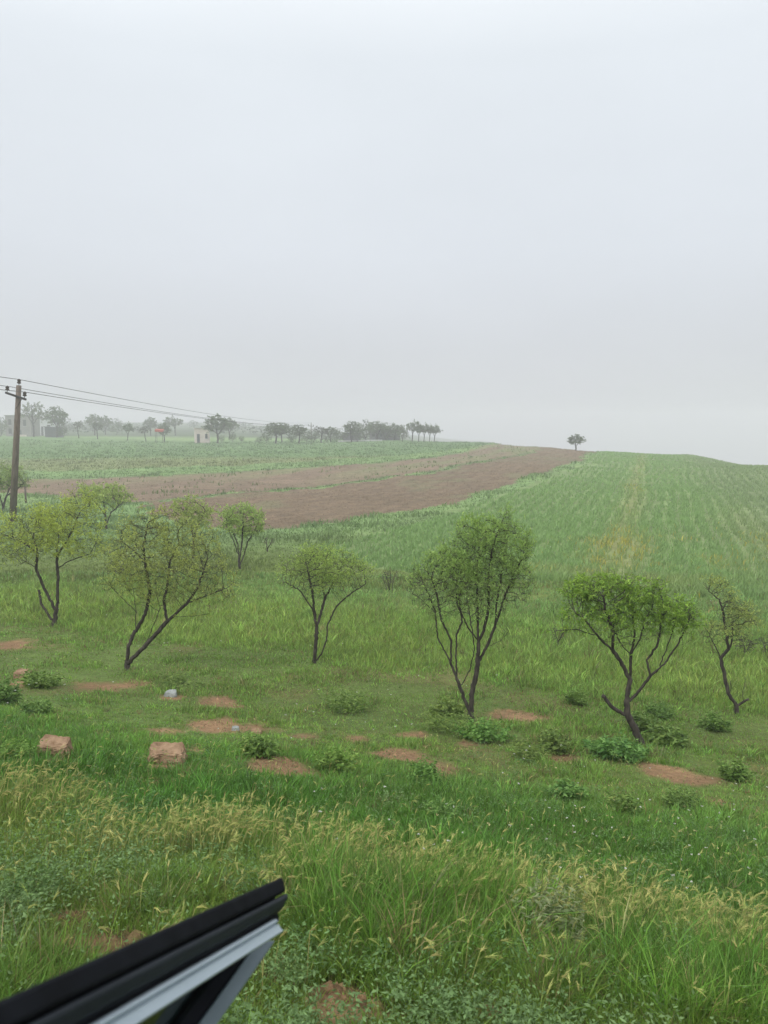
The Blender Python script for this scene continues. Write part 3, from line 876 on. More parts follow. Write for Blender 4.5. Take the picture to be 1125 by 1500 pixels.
def make_tree(root, S, base, limbs2, blobs2, r_base, nattr, step=4.0, infl=28, kill=5.0, leaf=None, bark='bark', twig_n=1.0, twig_len=(7, 15),
              r_tip=0.0035, expo=1.85, upb=0.1, depth_k=0.8, twig_up=0.5, names=('trunk', 'crown'), rng_dz=14, conv=None, stubs=()):
    """limbs2/blobs2 are drawn in units seen from the road (x right, y down); S metres per unit"""
    bx, by = base
    if conv is None: conv = lambda px, py, dz=0.0: A_(px - bx, dz, by - py)
    limbs = []
    for L_ in limbs2:
        dz = RNG.normal(0, rng_dz); n = len(L_)
        if limbs:
            first = conv(*L_[0])
            allp = np.array([p for l in limbs for p in l]); dd = np.abs(allp[:, 0] - first[0]) + np.abs(allp[:, 2] - first[2]); d0 = allp[int(dd.argmin()), 1]
        else: d0 = 0
        limbs.append([tuple(conv(p[0], p[1], d0 + dz * (k / max(n - 1, 1)))) for k, p in enumerate(L_)])
    blobs = []
    for b in blobs2:
        rx, ry = b[2], b[3]; rz = (rx * .5 + ry * .5) * 1.15 * depth_k + 6
        blobs.append((*conv(b[0], b[1], RNG.normal(0, 6)), rx, rz, ry, b[4] if len(b) > 4 else 1))
    att = blob_points(blobs, nattr, RNG)
    pos, par, n_auth = grow(limbs, att, step, infl, kill, upb, stubs=stubs, w_stub=nattr * .13)
    n = len(pos)
    ch = np.zeros(n, int); tips = np.zeros(n)
    for i in range(n - 1, -1, -1):
        if tips[i] == 0: tips[i] = 1
        if par[i] >= 0: tips[par[i]] += tips[i]
    lf = leaf
    # twiglets on the thin wood
    thin = np.nonzero((tips <= 5) & (np.arange(n) > 0))[0]
    bare = lf.get('bare')        # function(x, y) in drawn units -> leaf probability
    tw0, tw1, tw2 = [], [], []
    cnt = RNG.poisson(twig_n, len(thin))
    src = np.repeat(thin, cnt)
    if len(src):
        bd = pos[src] - pos[par[src]]; bd /= np.linalg.norm(bd, axis=1)[:, None] + 1e-9
        d = bd * .5 + RNG.normal(0, .55, (len(src), 3)) + A_(lf.get('windx', 0), 0, twig_up)
        d /= np.linalg.norm(d, axis=1)[:, None]
        ln = RNG.uniform(*twig_len, len(src))[:, None]
        tw0 = pos[src]; tw1 = tw0 + d * ln * .5 + RNG.normal(0, .6, (len(src), 3)); tw2 = tw0 + d * ln + RNG.normal(0, 1.2, (len(src), 3)) + A_(0, 0, -1) * ln * lf.get('droop', 0.05)
        twigs = (tw0 * S, tw1 * S, tw2 * S, r_tip * .6)
    else: twigs = None
    o, r, _ = tree_mesh(pos * S, par, r_base, r_tip, expo, M[bark], names[0], root, twigs, n_auth)
    # leaves along the twiglets and at the branch ends
    per = lf['per']
    m = len(src) * per
    t = RNG.uniform(.15, 1.05, (m, 1)); i = np.repeat(np.arange(len(src)), per)
    P = np.where(t < .5, tw0[i] + (tw1[i] - tw0[i]) * t * 2, tw1[i] + (tw2[i] - tw1[i]) * (t - .5) * 2)
    dirt = tw2[i] - tw0[i]; dirt /= np.linalg.norm(dirt, axis=1)[:, None] + 1e-9
    Dv = dirt * .7 + RNG.normal(0, .6, (m, 3)) + A_(lf.get('windx', 0), 0, lf.get('up', .1))
    prob = np.full(m, lf.get('p', 1.0))
    if bare is not None: prob = prob * bare(P[:, 0] + bx, by - P[:, 2])
    cl = fbm(P[:, 0] + P[:, 1] * .7, P[:, 2] - P[:, 1] * .4, lf.get('clump', 16), 2, 99)
    prob = prob * (0.3 + 0.8 * sstep(.38, .58, cl))
    k = RNG.random(m) < prob; P, Dv, cl = P[k], Dv[k], cl[k]; m = len(P)
    LL = RNG.uniform(*lf['len'], m); WW = LL * RNG.uniform(*lf.get('wr', (.2, .36)), m)
    vs, q = leaf_quads(P * S, Dv, LL, WW)
    mixv = np.clip(RNG.normal(.5, .22, (m, 1)) + (cl[:, None] - .5) * .9, 0, 1)
    col = np.array(lf['c1']) * (1 - mixv) + np.array(lf['c2']) * mixv
    col = col * RNG.uniform(.75, 1.25, (m, 1))
    mesh_np(names[1], vs, q, np.full(len(q), 4), M['leaf'], root, col=np.repeat(np.clip(col, .005, .8), 4, 0))
    print('tree', len(src), 'twiglets', m, 'leaves')
    return root


OL1, OL2 = (0.095, 0.105, 0.03), (0.20, 0.20, 0.05)
GR1, GR2 = (0.075, 0.12, 0.03), (0.17, 0.21, 0.05)
BR1, BR2 = (0.055, 0.09, 0.016), (0.135, 0.17, 0.028)


def screen_shift(P, S, base):
    bx, by = base

    def conv(px, py, dz=0.0):
        d = rays(px, py); t = (P[1] + dz * S) / d[1]
        return A_((d[0] * t - P[0]) / S, dz, (d[2] * t - P[2]) / S)
    return conv


def orchard(label, base, limbs, blobs, rpx, nattr, leaf, **kw):
    P = cast(*base); S = depth(P) / F
    root = empty('almond_tree', P, label, 'tree', 'young orchard trees in the rough grass')
    lf = dict(len=(.045, .085), per=4, c1=GR1, c2=GR2); lf.update(leaf)
    lf['len'] = tuple(v * max(1.0, S / .0125) for v in lf['len']); lf['per'] = int(lf['per'] * 2.7); lf['len'] = tuple(v * .8 for v in lf['len'])
    lf['c1'] = (lf['c1'][0] * 2.9, lf['c1'][1] * 3.4, lf['c1'][2] * 2.9); lf['c2'] = (lf['c2'][0] * 2.3, lf['c2'][1] * 2.7, lf['c2'][2] * 2.6); lf['p'] = lf.get('p', 1) * .95
    blobs = [(b[0], b[1], b[2] * 1.1, b[3] * 1.08, *b[4:]) for b in blobs]
    make_tree(root, S, base, limbs, blobs, rpx * S * .72, nattr, leaf=lf, r_tip=max(.0022, S * .16), conv=screen_shift(P, S, base), **kw)
    return root


orchard('forked tree at left edge of the photo with two thin trunks and olive crown', (78, 917),
        [[(78, 920), (83.5, 889), (85.3, 850), (83.5, 814), (86, 785)], [(81, 893), (64, 861), (53, 832), (55, 807), (48, 785)],
         [(75, 907), (60, 884), (57, 864)], [(53, 832), (38, 822), (25, 830)], [(85, 832), (103, 821), (132, 811)], [(84, 815), (100, 790), (115, 755)], [(55, 810), (35, 795), (15, 785)]],
        [(45, 785, 48, 36), (100, 778, 50, 40), (118, 742, 24, 22), (15, 800, 25, 24), (132, 805, 22, 18), (65, 765, 40, 22)], 4.8, 1700,
        dict(c1=OL1, c2=(0.22, 0.22, .045), per=4, p=.9, len=(.045, .085), wr=(.18, .32), bare=lambda x, y: 1 - .7 * sstep(800, 840, y)), kill=4.2, stubs=(2,))
orchard('wide leaning tree with long limb reaching right, second trunk from left', (187, 982),
        [[(186, 985), (188, 946), (199, 921), (199, 893), (196, 870)], [(188, 971), (213, 946), (245, 910), (274, 884), (306, 871), (332, 862)],
         [(199, 925), (213, 900), (220, 868), (213, 825), (210, 797), (216, 770)], [(199, 896), (178, 875), (160, 857)], [(245, 910), (240, 880), (245, 857), (249, 822), (262, 795)],
         [(256, 903), (281, 903), (306, 899)], [(274, 884), (290, 860), (300, 830)], [(213, 825), (195, 805), (180, 795)], [(215, 940), (225, 915), (235, 890)]],
        [(228, 772, 46, 28), (212, 815, 56, 42), (275, 830, 56, 42), (312, 862, 36, 26), (176, 850, 30, 24), (235, 868, 48, 22), (288, 790, 28, 22), (195, 790, 28, 26)], 5.8, 2200,
        dict(c1=(.08, .085, .03), c2=(0.19, 0.185, .05), p=.75, per=4, len=(.04, .08), wr=(.18, .32)), kill=4.2, infl=30)
orchard('small round-crowned tree with two slim trunks left of the tallest tree', (462, 972),
        [[(460, 974), (464, 919), (458, 892), (439, 865), (419, 853)], [(464, 919), (476, 876), (470, 837)], [(462, 908), (458, 869), (450, 833)],
         [(463, 968), (471, 958), (478, 939), (480, 915), (493, 888), (509, 873), (536, 855)], [(476, 876), (490, 850), (500, 830)]],
        [(475, 830, 50, 26), (442, 838, 34, 24), (515, 840, 30, 22), (462, 815, 28, 14), (472, 858, 38, 16)], 4.2, 1500,
        dict(c1=(.075, .1, .028), c2=(.18, .2, .05), per=4, p=.8, len=(.045, .08), wr=(.18, .32), bare=lambda x, y: 1 - .6 * sstep(835, 865, y)), kill=4.0)
orchard('tallest tree with forked dark trunk and fine upright twigs', (690, 1056),
        [[(690, 1058), (691, 1018), (698, 986), (701, 952), (700, 929), (700, 889), (698, 843), (702, 800)], [(702, 968), (716, 941), (725, 918), (736, 884), (752, 841), (773, 805)],
         [(687, 1040), (675, 1009), (666, 986), (658, 966), (641, 934), (638, 898), (614, 875), (595, 864)], [(669, 997), (668, 957), (669, 929), (677, 911), (672, 877), (668, 840)],
         [(661, 968), (661, 938), (646, 907), (641, 877), (632, 845)], [(677, 1003), (689, 979), (695, 952), (693, 934), (688, 900)], [(700, 938), (686, 920), (671, 889), (666, 857), (657, 821)],
         [(701, 941), (709, 923), (716, 889), (716, 843), (722, 800), (737, 760)], [(716, 947), (734, 938), (745, 925)], [(725, 918), (728, 880), (735, 840), (742, 800)], [(638, 898), (628, 870), (615, 845)]],
        [(700, 830, 42, 58), (740, 812, 38, 46), (665, 838, 40, 42), (625, 855, 30, 34), (736, 776, 14, 26, 1.4), (739, 758, 7, 18, 2), (705, 880, 38, 28), (755, 858, 26, 34), (650, 888, 34, 20), (698, 785, 34, 24), (773, 795, 12, 22)],
        6.2, 3000, dict(c1=(.07, .1, .03), c2=(.165, .195, .055), per=4, up=.5, p=.9, len=(.045,.08), wr=(.16,.28), bare=lambda x, y: .22 + .78 * (1 - sstep(815, 890, y + .25 * abs(x - 700)))), kill=3.7, twig_up=.9, upb=.3, infl=26, twig_len=(7, 17), step=3.4)
orchard('tree with bright green leaves on top, bent trunk and broken low branch', (941, 1093),
        [[(942, 1096), (931.5, 1071), (918.5, 1045), (918.5, 1019), (923, 996), (924, 959), (930, 930), (926, 895)], [(923, 996), (910, 970), (898, 953), (878, 935), (858, 909), (843, 898)],
         [(899, 953), (898, 924), (887, 895), (884, 875)], [(923, 1026), (938, 1010), (953, 990), (973, 973), (991, 947), (1014, 938)], [(953, 990), (947, 967), (962, 947), (967, 927), (968, 895)],
         [(915, 1047), (898, 1037), (882, 1019)], [(924, 959), (910, 944), (898, 921)], [(962, 985), (973, 959), (982, 935), (990, 910)], [(870, 930), (845, 922), (814, 924)], [(991, 947), (1002, 925), (1010, 905)],
         [(924, 959), (938, 935), (945, 905)]],
        [(858, 872, 33, 24, 1.3), (890, 862, 42, 20, 1.3), (925, 872, 26, 28), (963, 872, 18, 26), (985, 900, 30, 26, 1.2), (1010, 903, 16, 24), (958, 912, 26, 22), (845, 900, 24, 14), (900, 898, 36, 20), (915, 930, 40, 18, .5), (850, 925, 30, 10, .4)],
        7.2, 1900, dict(c1=BR1, c2=BR2, per=5, len=(.04, .085), wr=(.2, .36), windx=-.15, up=-.1, droop=.25, clump=9, p=.8, bare=lambda x, y: 1 - .95 * sstep(893, 948, y + (x < 940) * 10 - (x > 960) * 16)), kill=4.8, infl=28, twig_up=.25, stubs=(5,))
orchard('thin crooked tree near the right edge with sparse yellowish leaves', (1079, 1046),
        [[(1079, 1048), (1078.8, 1034), (1067, 1016), (1061, 988), (1056, 964), (1048, 947), (1040, 933)], [(1080, 1034), (1089, 1028), (1097, 1024)], [(1057, 964), (1070, 947), (1074, 930), (1071, 912)],
         [(1051, 956), (1037, 956), (1030, 953)], [(1066, 950), (1063, 925), (1060, 901), (1054, 878), (1038, 866)], [(1060, 890), (1070, 872), (1076, 866)], [(1089, 1028), (1088, 1015), (1091, 1000)], [(1070, 1018), (1071, 1005), (1069, 995)]],
        [(1078, 902, 27, 20), (1070, 925, 25, 16), (1050, 858, 20, 12, 1.3), (1045, 930, 20, 16), (1092, 905, 14, 18), (1062, 876, 14, 12)], 4.4, 800,
        dict(c1=(.08, .095, .03), c2=(.18, .18, .05), per=3, p=.6, windx=.1, len=(.04, .08), wr=(.18, .32), bare=lambda x, y: 1 - .75 * sstep(915, 935, y)), kill=4.0, stubs=(1,))
orchard('small upright tree with several slim stems below the ploughed field', (352, 833),
        [[(351, 835), (348.5, 797), (338, 772), (330, 758)], [(352, 826), (358, 812), (363, 793), (373, 779)], [(350, 814), (341, 789), (327, 761)], [(351, 820), (355, 790), (356, 758)]],
        [(355, 765, 30, 22), (338, 755, 18, 16), (373, 768, 16, 18), (350, 745, 20, 9)], 2.6, 520,
        dict(c1=(.085, .11, .035), c2=(.18, .2, .06), per=4), step=3.2, kill=3.6, infl=22, twig_len=(5, 10), rng_dz=8)
orchard('pale round tree standing behind the leftmost forked tree', (156, 775),
        [[(156, 777), (154, 754), (140, 736), (128, 724)], [(156, 768), (163, 750), (178, 738)], [(155, 756), (152, 735), (155, 718)]],
        [(150, 728, 38, 15), (122, 727, 16, 14), (180, 732, 14, 13), (160, 716, 20, 7), (140, 722, 20, 12)], 2.4, 480,
        dict(c1=(.085, .1, .035), c2=(.19, .2, .06), per=4), step=3.2, kill=3.6, infl=22, twig_len=(4, 9), rng_dz=8)
orchard('faint olive tree half hidden behind the wide leaning tree', (283, 818),
        [[(283, 820), (284, 790), (280, 768), (272, 750)], [(284, 785), (292, 765), (300, 750)]],
        [(283, 750, 30, 20), (268, 745, 18, 14), (300, 757, 15, 15), (280, 768, 24, 10)], 2.4, 420,
        dict(c1=(.1, .11, .035), c2=(.19, .195, .06), per=4), step=3.2, kill=3.8, infl=24, twig_len=(4, 9), rng_dz=8)
orchard('dim bushy tree directly behind the foot of the utility pole', (4, 748),
        [[(4, 750), (8, 730), (14, 716), (22, 704)], [(5, 742), (-2, 722), (-8, 705)], [(10, 726), (28, 714), (36, 706)]],
        [(12, 700, 28, 16), (32, 708, 13, 12), (-8, 703, 18, 18)], 2.6, 420,
        dict(c1=(.075, .09, .035), c2=(.15, .165, .06), per=4), step=3.2, kill=3.8, infl=24, twig_len=(4, 9), rng_dz=8)


def sapling(label, base, limbs, blobs, n, leaf, rpx=1.0):
    P = cast(*base); S = depth(P) / F
    root = empty('sapling', P, label, 'sapling', 'bare young saplings')
    lf = dict(len=(.05, .08), per=2, c1=(.12, .1, .06), c2=(.17, .15, .08), p=.6); lf.update(leaf)
    make_tree(root, S, base, limbs, blobs, rpx * S, n, step=3, infl=20, kill=4, leaf=lf, r_tip=S * .22, conv=screen_shift(P, S, base), twig_n=.8, twig_len=(4, 8), rng_dz=4, names=('stem', 'leaves'))


sapling('reddish twiggy sapling between the two middle trees', (571, 868), [[(571, 869), (568, 850), (563, 838)], [(574, 869), (576, 850), (580, 838)], [(567, 866), (563, 852), (560, 842)], [(571, 860), (572, 845), (571, 835)]], [(571, 845, 17, 12)], 90, {})
sapling('tiny pale sapling right of the small upright tree', (392, 808), [[(392, 809), (391, 798), (389, 790)], [(392, 804), (397, 795), (400, 789)]], [(394, 794, 11, 9)], 60, dict(c1=(.15, .14, .09), c2=(.2, .19, .11)))
sapling('leafless dark sapling at left of the bright green tree', (818, 948), [[(818, 950), (816, 935), (811, 922)], [(817, 940), (824, 928), (830, 920)]], [(818, 928, 14, 12)], 60, dict(p=.15))
sapling('purplish sapling right behind the thin crooked tree', (1092, 962), [[(1092, 963), (1091, 950), (1088, 940)], [(1092, 958), (1097, 946), (1100, 938)]], [(1093, 945, 14, 12)], 90, dict(c1=(.07, .08, .045), c2=(.1, .1, .06), per=4, p=1))
sapling('low scrubby sapling near the right edge of the meadow', (1122, 962), [[(1122, 963), (1121, 950), (1117, 940)], [(1122, 958), (1128, 946), (1132, 938)]], [(1124, 946, 12, 10)], 60, dict(c1=(.07, .1, .045), c2=(.1, .13, .06), per=4, p=1))


# ------------------------------------------------------------------ leafy weed clumps
def weed(px, py, wpx, hpx, label, c1=(.085, .175, .045), c2=(.22, .34, .10), narrow=.22, dens=1.0, lsz=1.0):
    P = cast(px, py); S = depth(P) / F
    o_ = []
    R = wpx * S * .66; H = hpx * S * 1.15
    lsz = lsz * RNG.uniform(.65, 1.3); narrow = narrow * RNG.uniform(.7, 1.8); hue = A_(RNG.uniform(.85, 1.1), RNG.uniform(.9, 1.06), RNG.uniform(.7, .9))
    ns = int(40 * dens); Ps, Ds, Ls, St = [], [], [], []
    for k in range(ns):
        a = RNG.uniform(0, 2 * math.pi); rr = R * RNG.random() ** .7 * .8
        b = A_(rr * math.cos(a) * .55, rr * math.sin(a) * .55, 0)
        hh = H * (1 - .55 * (rr / R) ** 2) * RNG.uniform(.45, 1.15)
        tp = A_(rr * math.cos(a) * 1.1, rr * math.sin(a) * 1.1, hh)
        nl = int(RNG.integers(20, 32))
        for t in np.linspace(.15, 1, nl):
            p = b + (tp - b) * t; al = RNG.uniform(0, 2 * math.pi)
            Ps.append(p + RNG.normal(0, .006, 3)); Ds.append(A_(math.cos(al), math.sin(al), RNG.uniform(-.25, .75))); Ls.append(lsz * RNG.uniform(.05, .1) * (1.15 - .5 * t) * max(.5, min(1.3, R / .25)))
    Ps, Ds, Ls = np.array(Ps), np.array(Ds), np.array(Ls)
    gz = ground(Ps[:, 0] + P[0], Ps[:, 1] + P[1]) - P[2]; Ps[:, 2] += gz
    vs, q = leaf_quads(Ps, Ds, Ls, Ls * narrow * RNG.uniform(.8, 1.4, len(Ls)))
    m = RNG.random((len(Ps), 1)); col = (np.array(c1) * (1 - m) + np.array(c2) * m) * hue
    o = mesh_np('leafy_weed', vs, q, np.full(len(q), 4), M['weed'], col=np.repeat(col, 4, 0))
    o.location = tuple(P)
    tag(o, label, 'weed', 'leafy weed clumps in the short grass')


for a in [
    (505, 1042, 78, 30, 'spreading grey green weed clump left of the tallest tree, below the small round-crowned tree'),
    (655, 1072, 84, 34, 'broad dark weed clump at the left foot of the tallest tree'),
    (712, 1086, 82, 32, 'dark narrow-leaved weed clump in front of the tallest tree trunk'),
    (655, 1050, 50, 24, 'rounded weed clump just behind the left foot of the tallest tree'),
    (382, 1108, 52, 30, 'dark spiky weed clump on bare red soil in the middle of the slope'),
    (493, 1130, 58, 28, 'dull green weed clump right of the bare red soil strip'),
    (622, 1148, 54, 34, 'pale grey weed clump on bare soil below the tallest tree'),
    (776, 1113, 62, 30, 'broad weed clump left of the dark round weed clump between two large trees'),
    (814, 1103, 46, 30, 'dark round weed clump between the tallest tree and the bright green tree'),
    (903, 1112, 80, 32, 'drooping narrow-leaved weed clump at left foot of the bright green tree'),
    (975, 1090, 56, 24, 'dark weed clump to the right of the bent trunk'),
    (940, 1072, 42, 26, 'weed clump tucked behind the bent trunk'),
    (996, 1186, 50, 34, 'isolated round dark weed clump on the lower right slope'),
    (915, 1190, 48, 28, 'faded weed clump left of the isolated round one'),
    (1076, 1143, 46, 28, 'bright round weed clump near the right edge'),
    (965, 1052, 40, 22, 'small bushy weed clump between the bent trunk and the thin crooked tree'),
    (1047, 1070, 42, 22, 'flat weed clump below the thin crooked tree'),
    (845, 1032, 32, 18, 'small weed clump in the lush grass left of the broken branch'),
    (60, 1006, 54, 24, 'round weed clump beside the small red clod at far left'),
    (10, 1030, 44, 30, 'dark weed clump cut by the left edge of the photo'),
    (830, 1172, 48, 24, 'low weed clump in the grass between bare soil and barley'),
    (650, 1200, 60, 26, 'low weed clump just above the barley band'),
    (55, 1047, 44, 20, 'pale small weed clump under the left edge trees'),
    (30, 1112, 60, 26, 'dark weed clump left of the reddish boulder'),
    (265, 1005, 90, 18, 'long low weed clump right of the wide leaning tree'),
    (1003, 905, 50, 20, 'bluish weed clump in the meadow behind the bright green tree'),
    (455, 905, 36, 12, 'dark low weed clump behind the small round-crowned tree'),
]:
    weed(*a)
weed(805, 1395, 130, 95, 'silvery feathery thistle clump in the tall roadside grass', (.13, .2, .09), (.24, .31, .16), .14, 1, .5)
weed(985, 1430, 120, 70, 'grey feathery weed clump low in the right roadside grass', (.16, .25, .12), (.28, .36, .2), .16, 1, .5)
weed(30, 1330, 90, 60, 'grey green weed clump at the left roadside edge', (.1, .2, .07), (.22, .34, .14), .3, .9, .5)
weed(230, 1335, 90, 40, 'bluish low weed clump behind the car door frame', (.09, .18, .07), (.18, .3, .13), .3, .9, .32)
weed(420, 1440, 110, 40, 'low leafy weed clump right of the car door frame', (.1, .2, .06), (.22, .34, .12), .3, .9, .32)


# ------------------------------------------------------------------ rocks
def rock(px, py, wpx, hpx, label, mat, name='rock', cat='rock', group='reddish rocks on the slope', flat=.8, seed=0):
    import bmesh
    P = cast(px, py); S = depth(P) / F
    bm = bmesh.new(); bmesh.ops.create_icosphere(bm, subdivisions=4, radius=1)
    rn = np.random.default_rng(seed + 40)
    planes = [(V(rn.normal(0, 1, 3)).normalized(), rn.uniform(.75, .98)) for _ in range(8)] + [(V((.08, -.15, 1)).normalized(), .55), (V((.1, -1, .2)).normalized(), .62), (V((1, .1, .15)).normalized(), .68), (V((-1, -.1, .2)).normalized(), .68), (V((0, 1, .1)).normalized(), .65)]
    for v in bm.verts:
        for nrm, d in planes:
            k = v.co.dot(nrm)
            if k > d: v.co -= nrm * (k - d) * .92
        n_ = float(fbm(np.array([v.co.x * 1.7 + v.co.z]), np.array([v.co.y * 1.7 - v.co.z]), .6, 4, seed)[0])
        v.co *= 1.12 + .26 * n_ + .05 * rn.normal()
        v.co.x *= wpx * S * .62; v.co.y *= wpx * S * .45; v.co.z *= hpx * S * .9
    me = bpy.data.meshes.new(name); bm.to_mesh(me); bm.free()
    me.polygons.foreach_set('use_smooth', [False] * len(me.polygons))
    me.materials.append(mat)
    o = bpy.data.objects.new(name, me); C.objects.link(o)
    o.location = (P[0], P[1], P[2] + hpx * S * .22)
    tag(o, label, cat, group)


rock(80, 1108, 42, 26, 'squarish reddish boulder at the left of the grassy slope', M['earth_rock'], seed=1)
rock(244, 1116, 48, 24, 'flat-topped reddish boulder in front of the bare soil, right of the squarish one', M['earth_rock'], seed=2)
rock(34, 994, 22, 12, 'small red clod of earth near the left edge', M['earth_rock'], seed=3)
rock(250, 1020, 16, 9, 'small pale grey stone lying alone in green grass', M['pale_stone'], 'pale_stone', 'stone', None, seed=4)
rock(375, 1076, 14, 8, 'tiny reddish stone on the bare soil strip', M['earth_rock'], seed=5)
rock(345, 1070, 10, 6, 'tiny pale stone on the bare soil strip', M['pale_stone'], 'pale_stone', 'stone', None, seed=6)

# ------------------------------------------------------------------ utility pole and wires
def utility_pole(P, H, label, lean=0.0, yaw=0.0, r0=.2):
    root = empty('utility_pole', P, label, 'utility pole', 'wooden utility poles')
    root.rotation_euler = (0, lean, yaw)
    m = MB(); m.tube([(0, 0, -.4), (0, 0, H * .5), (0, 0, H)], [r0, r0 * .84, r0 * .66], 14); m.build('shaft', M['concrete'], root, True)
    ca = H - .72
    m = MB(); m.add([(x, y, ca + z - x * .09) for z in (0, .12) for (x, y) in ((-.95, -.24), (.95, -.24), (.95, -.13), (-.95, -.13))],
                    [(0, 3, 2, 1), (4, 5, 6, 7), (0, 1, 5, 4), (1, 2, 6, 5), (2, 3, 7, 6), (3, 0, 4, 7)]); m.build('crossarm', M['iron'], root, bevel=.01)
    for s in (1,):
        m = MB(); m.tube([(s * .1, -.19, ca - .7), (s * .58, -.19, ca - .05)], .02, 6); m.build('brace', M['iron'], root)
    for x, y, z in ((-.82, -.18, ca + .19), (.82, -.18, ca + .045), (0, 0, H)):
        m = MB(); m.tube([(x, y, z - .01), (x, y, z + .16)], .018, 6)
        prof = [(.045, .1), (.12, .13), (.12, .19), (.07, .22), (.11, .25), (.105, .32), (.05, .38), (.02, .4)]
        m.tube([(x, y, z + h) for _, h in prof], [r for r, _ in prof], 12); m.build('insulator', M['porcelain'], root, True)
    return root, ca


P1 = cast(15, 765); P1 = at(15, min(P1[1], 52))
sc1 = depth(P1) / F
H1 = (765 - 566) * sc1 * 1.0
YAW1 = math.radians(-28)
pole1, CA1 = utility_pole(P1, H1, 'leaning weathered utility pole with crossarm at the left of the photo', math.radians(8.6), YAW1, .225)
bpy.context.view_layer.update()
P2_ = at(456, 225); P2_[2] = float(ground(P2_[0], P2_[1])); H2 = (0 - P2_[2]) + 225 * (630 - 621) / F
pole2, CA2 = utility_pole(P2_, H2, 'far small utility pole among the hazy trees', 0, math.radians(-20), .17)
P0 = at(-330, 30); P0[2] = P1[2]


def wire(a, b, sag, label):
    a, b = V(a), V(b); pts = []
    for k in range(41):
        t = k / 40; p = a.lerp(b, t); p.z -= sag * 4 * t * (1 - t); pts.append(p)
    m = MB(); m.tube(pts, .019, 5); o = m.build('power_line', M['wire'])
    tag(o, label, 'cable', 'power lines strung from the utility pole')


bpy.context.view_layer.update()
M1 = pole1.matrix_world; M2 = pole2.matrix_world
for x, y, z, nm in ((-.82, -.18, .55, 'lowest of the three wires' if 0 else 'middle'), (.82, -.18, .55, 'lowest'), (0, 0, 1.0, 'topmost')):
    za = CA1 + .12 - x * .09 + .36 if x else H1 + .36; zb = CA2 + .12 + .36 if x else H2 + .36
    a = M1 @ V((x, y, za)); b = M2 @ V((x, y, zb))
    wire(a, b, 1.0, '%s power line running from the leaning pole to the far trees' % nm)
    e = a + (a - b).normalized() * 34
    wire(a, e, .05, '%s power line leaving the photo at the left of the leaning pole' % nm)

# short marker post left of the ploughed field
pp = cast(38, 737); sp_ = depth(pp) / F
r_ = empty('marker_post', pp, 'short grey post standing right of the utility pole foot', 'post')
m = MB(); m.tube([(0, 0, -.2), (0, 0, 40 * sp_ * .8)], [.09, .08], 8); m.build('shaft', M['concrete'], r_, True)
m = MB(); m.tube([(0, 0, 40 * sp_ * .8), (0, 0, 40 * sp_ * .8 + .06)], [.1, .05], 8); m.build('cap', M['concrete'], r_)


# ------------------------------------------------------------------ distant buildings
def house(px0, px1, top, base_y, Y, label, wall, roof, cat='house', windows=(), roof_over=.25, pitch=0.0, dp=None, name='house', door=None, yaw=0.0, group='hazy farm buildings'):
    c = at((px0 + px1) / 2, Y); s = (Y * CP + 2 * SP) / F
    w = (px1 - px0) * s; h = (base_y - top) * s; dp = dp or w * .8
    root = empty(name, c, label, cat, group); root.rotation_euler = (0, 0, yaw)
    mb = MB(); mb.box(-w / 2, w / 2, 0, dp, -.8, h); mb.build('wall', M[wall], root)
    mb = MB(); o = roof_over
    mb.add([(-w / 2 - o, -o, h), (w / 2 + o, -o, h + pitch), (w / 2 + o, dp + o, h + pitch), (-w / 2 - o, dp + o, h),
            (-w / 2 - o, -o, h + .22), (w / 2 + o, -o, h + .22 + pitch), (w / 2 + o, dp + o, h + .22 + pitch), (-w / 2 - o, dp + o, h + .22)],
           [(0, 3, 2, 1), (4, 5, 6, 7), (0, 1, 5, 4), (1, 2, 6, 5), (2, 3, 7, 6), (3, 0, 4, 7)])
    mb.build('roof', M[roof], root)
    for (fx, fz, fw, fh) in windows:
        mb = MB(); x = -w / 2 + fx * w; mb.box(x, x + fw * w, -.05, .1, fz * h, (fz + fh) * h); wf = mb.build('window', M['window_dark'], root)
        mb = MB(); mb.box(x - .06, x + fw * w + .06, -.12, -.04, fz * h - .1, fz * h); mb.build('sill', M['wall_pale'], wf)
    if door:
        fx, fw, fh = door; mb = MB(); x = -w / 2 + fx * w; mb.box(x, x + fw * w, -.06, .1, 0, fh * h); mb.build('door', M['shed_dark'], root)
    return root


house(9, 46, 606, 636, 262, 'grey two-storey block house behind the utility pole', 'wall_grey', 'wall_grey', windows=[(.12, .55, .12, .28), (.35, .55, .12, .28), (.7, .5, .12, .3), (.12, .12, .12, .26)], door=(.5, .12, .3))
house(46, 79, 613, 637, 285, 'pale long house between the two left trees', 'wall_pale', 'roof_pale', windows=[(.15, .4, .14, .25), (.72, .4, .14, .25)], door=(.45, .1, .55), pitch=.4)
house(66, 86, 623, 638, 250, 'low dark grey shed under the second left tree', 'shed_dark', 'shed_dark', 'shed', name='shed', pitch=-.5, door=(.35, .3, .7))
house(285, 306, 628, 650, 208, 'small whitewashed house with dark window left of the big hazy tree', 'wall_white', 'roof_pale', windows=[(.74, .3, .17, .3)], door=(.18, .2, .6), yaw=math.radians(8))
house(541, 586, 634, 648, 226, 'long violet grey farm building inside the tree grove', 'wall_violet', 'wall_violet', windows=[(.1, .35, .08, .3), (.35, .35, .08, .3), (.6, .35, .08, .3)], dp=4, door=(.8, .08, .6))
house(503, 528, 641, 652, 212, 'low violet shed at the left end of the tree grove', 'wall_violet', 'shed_dark', 'shed', name='shed', dp=3, door=(.4, .2, .7))

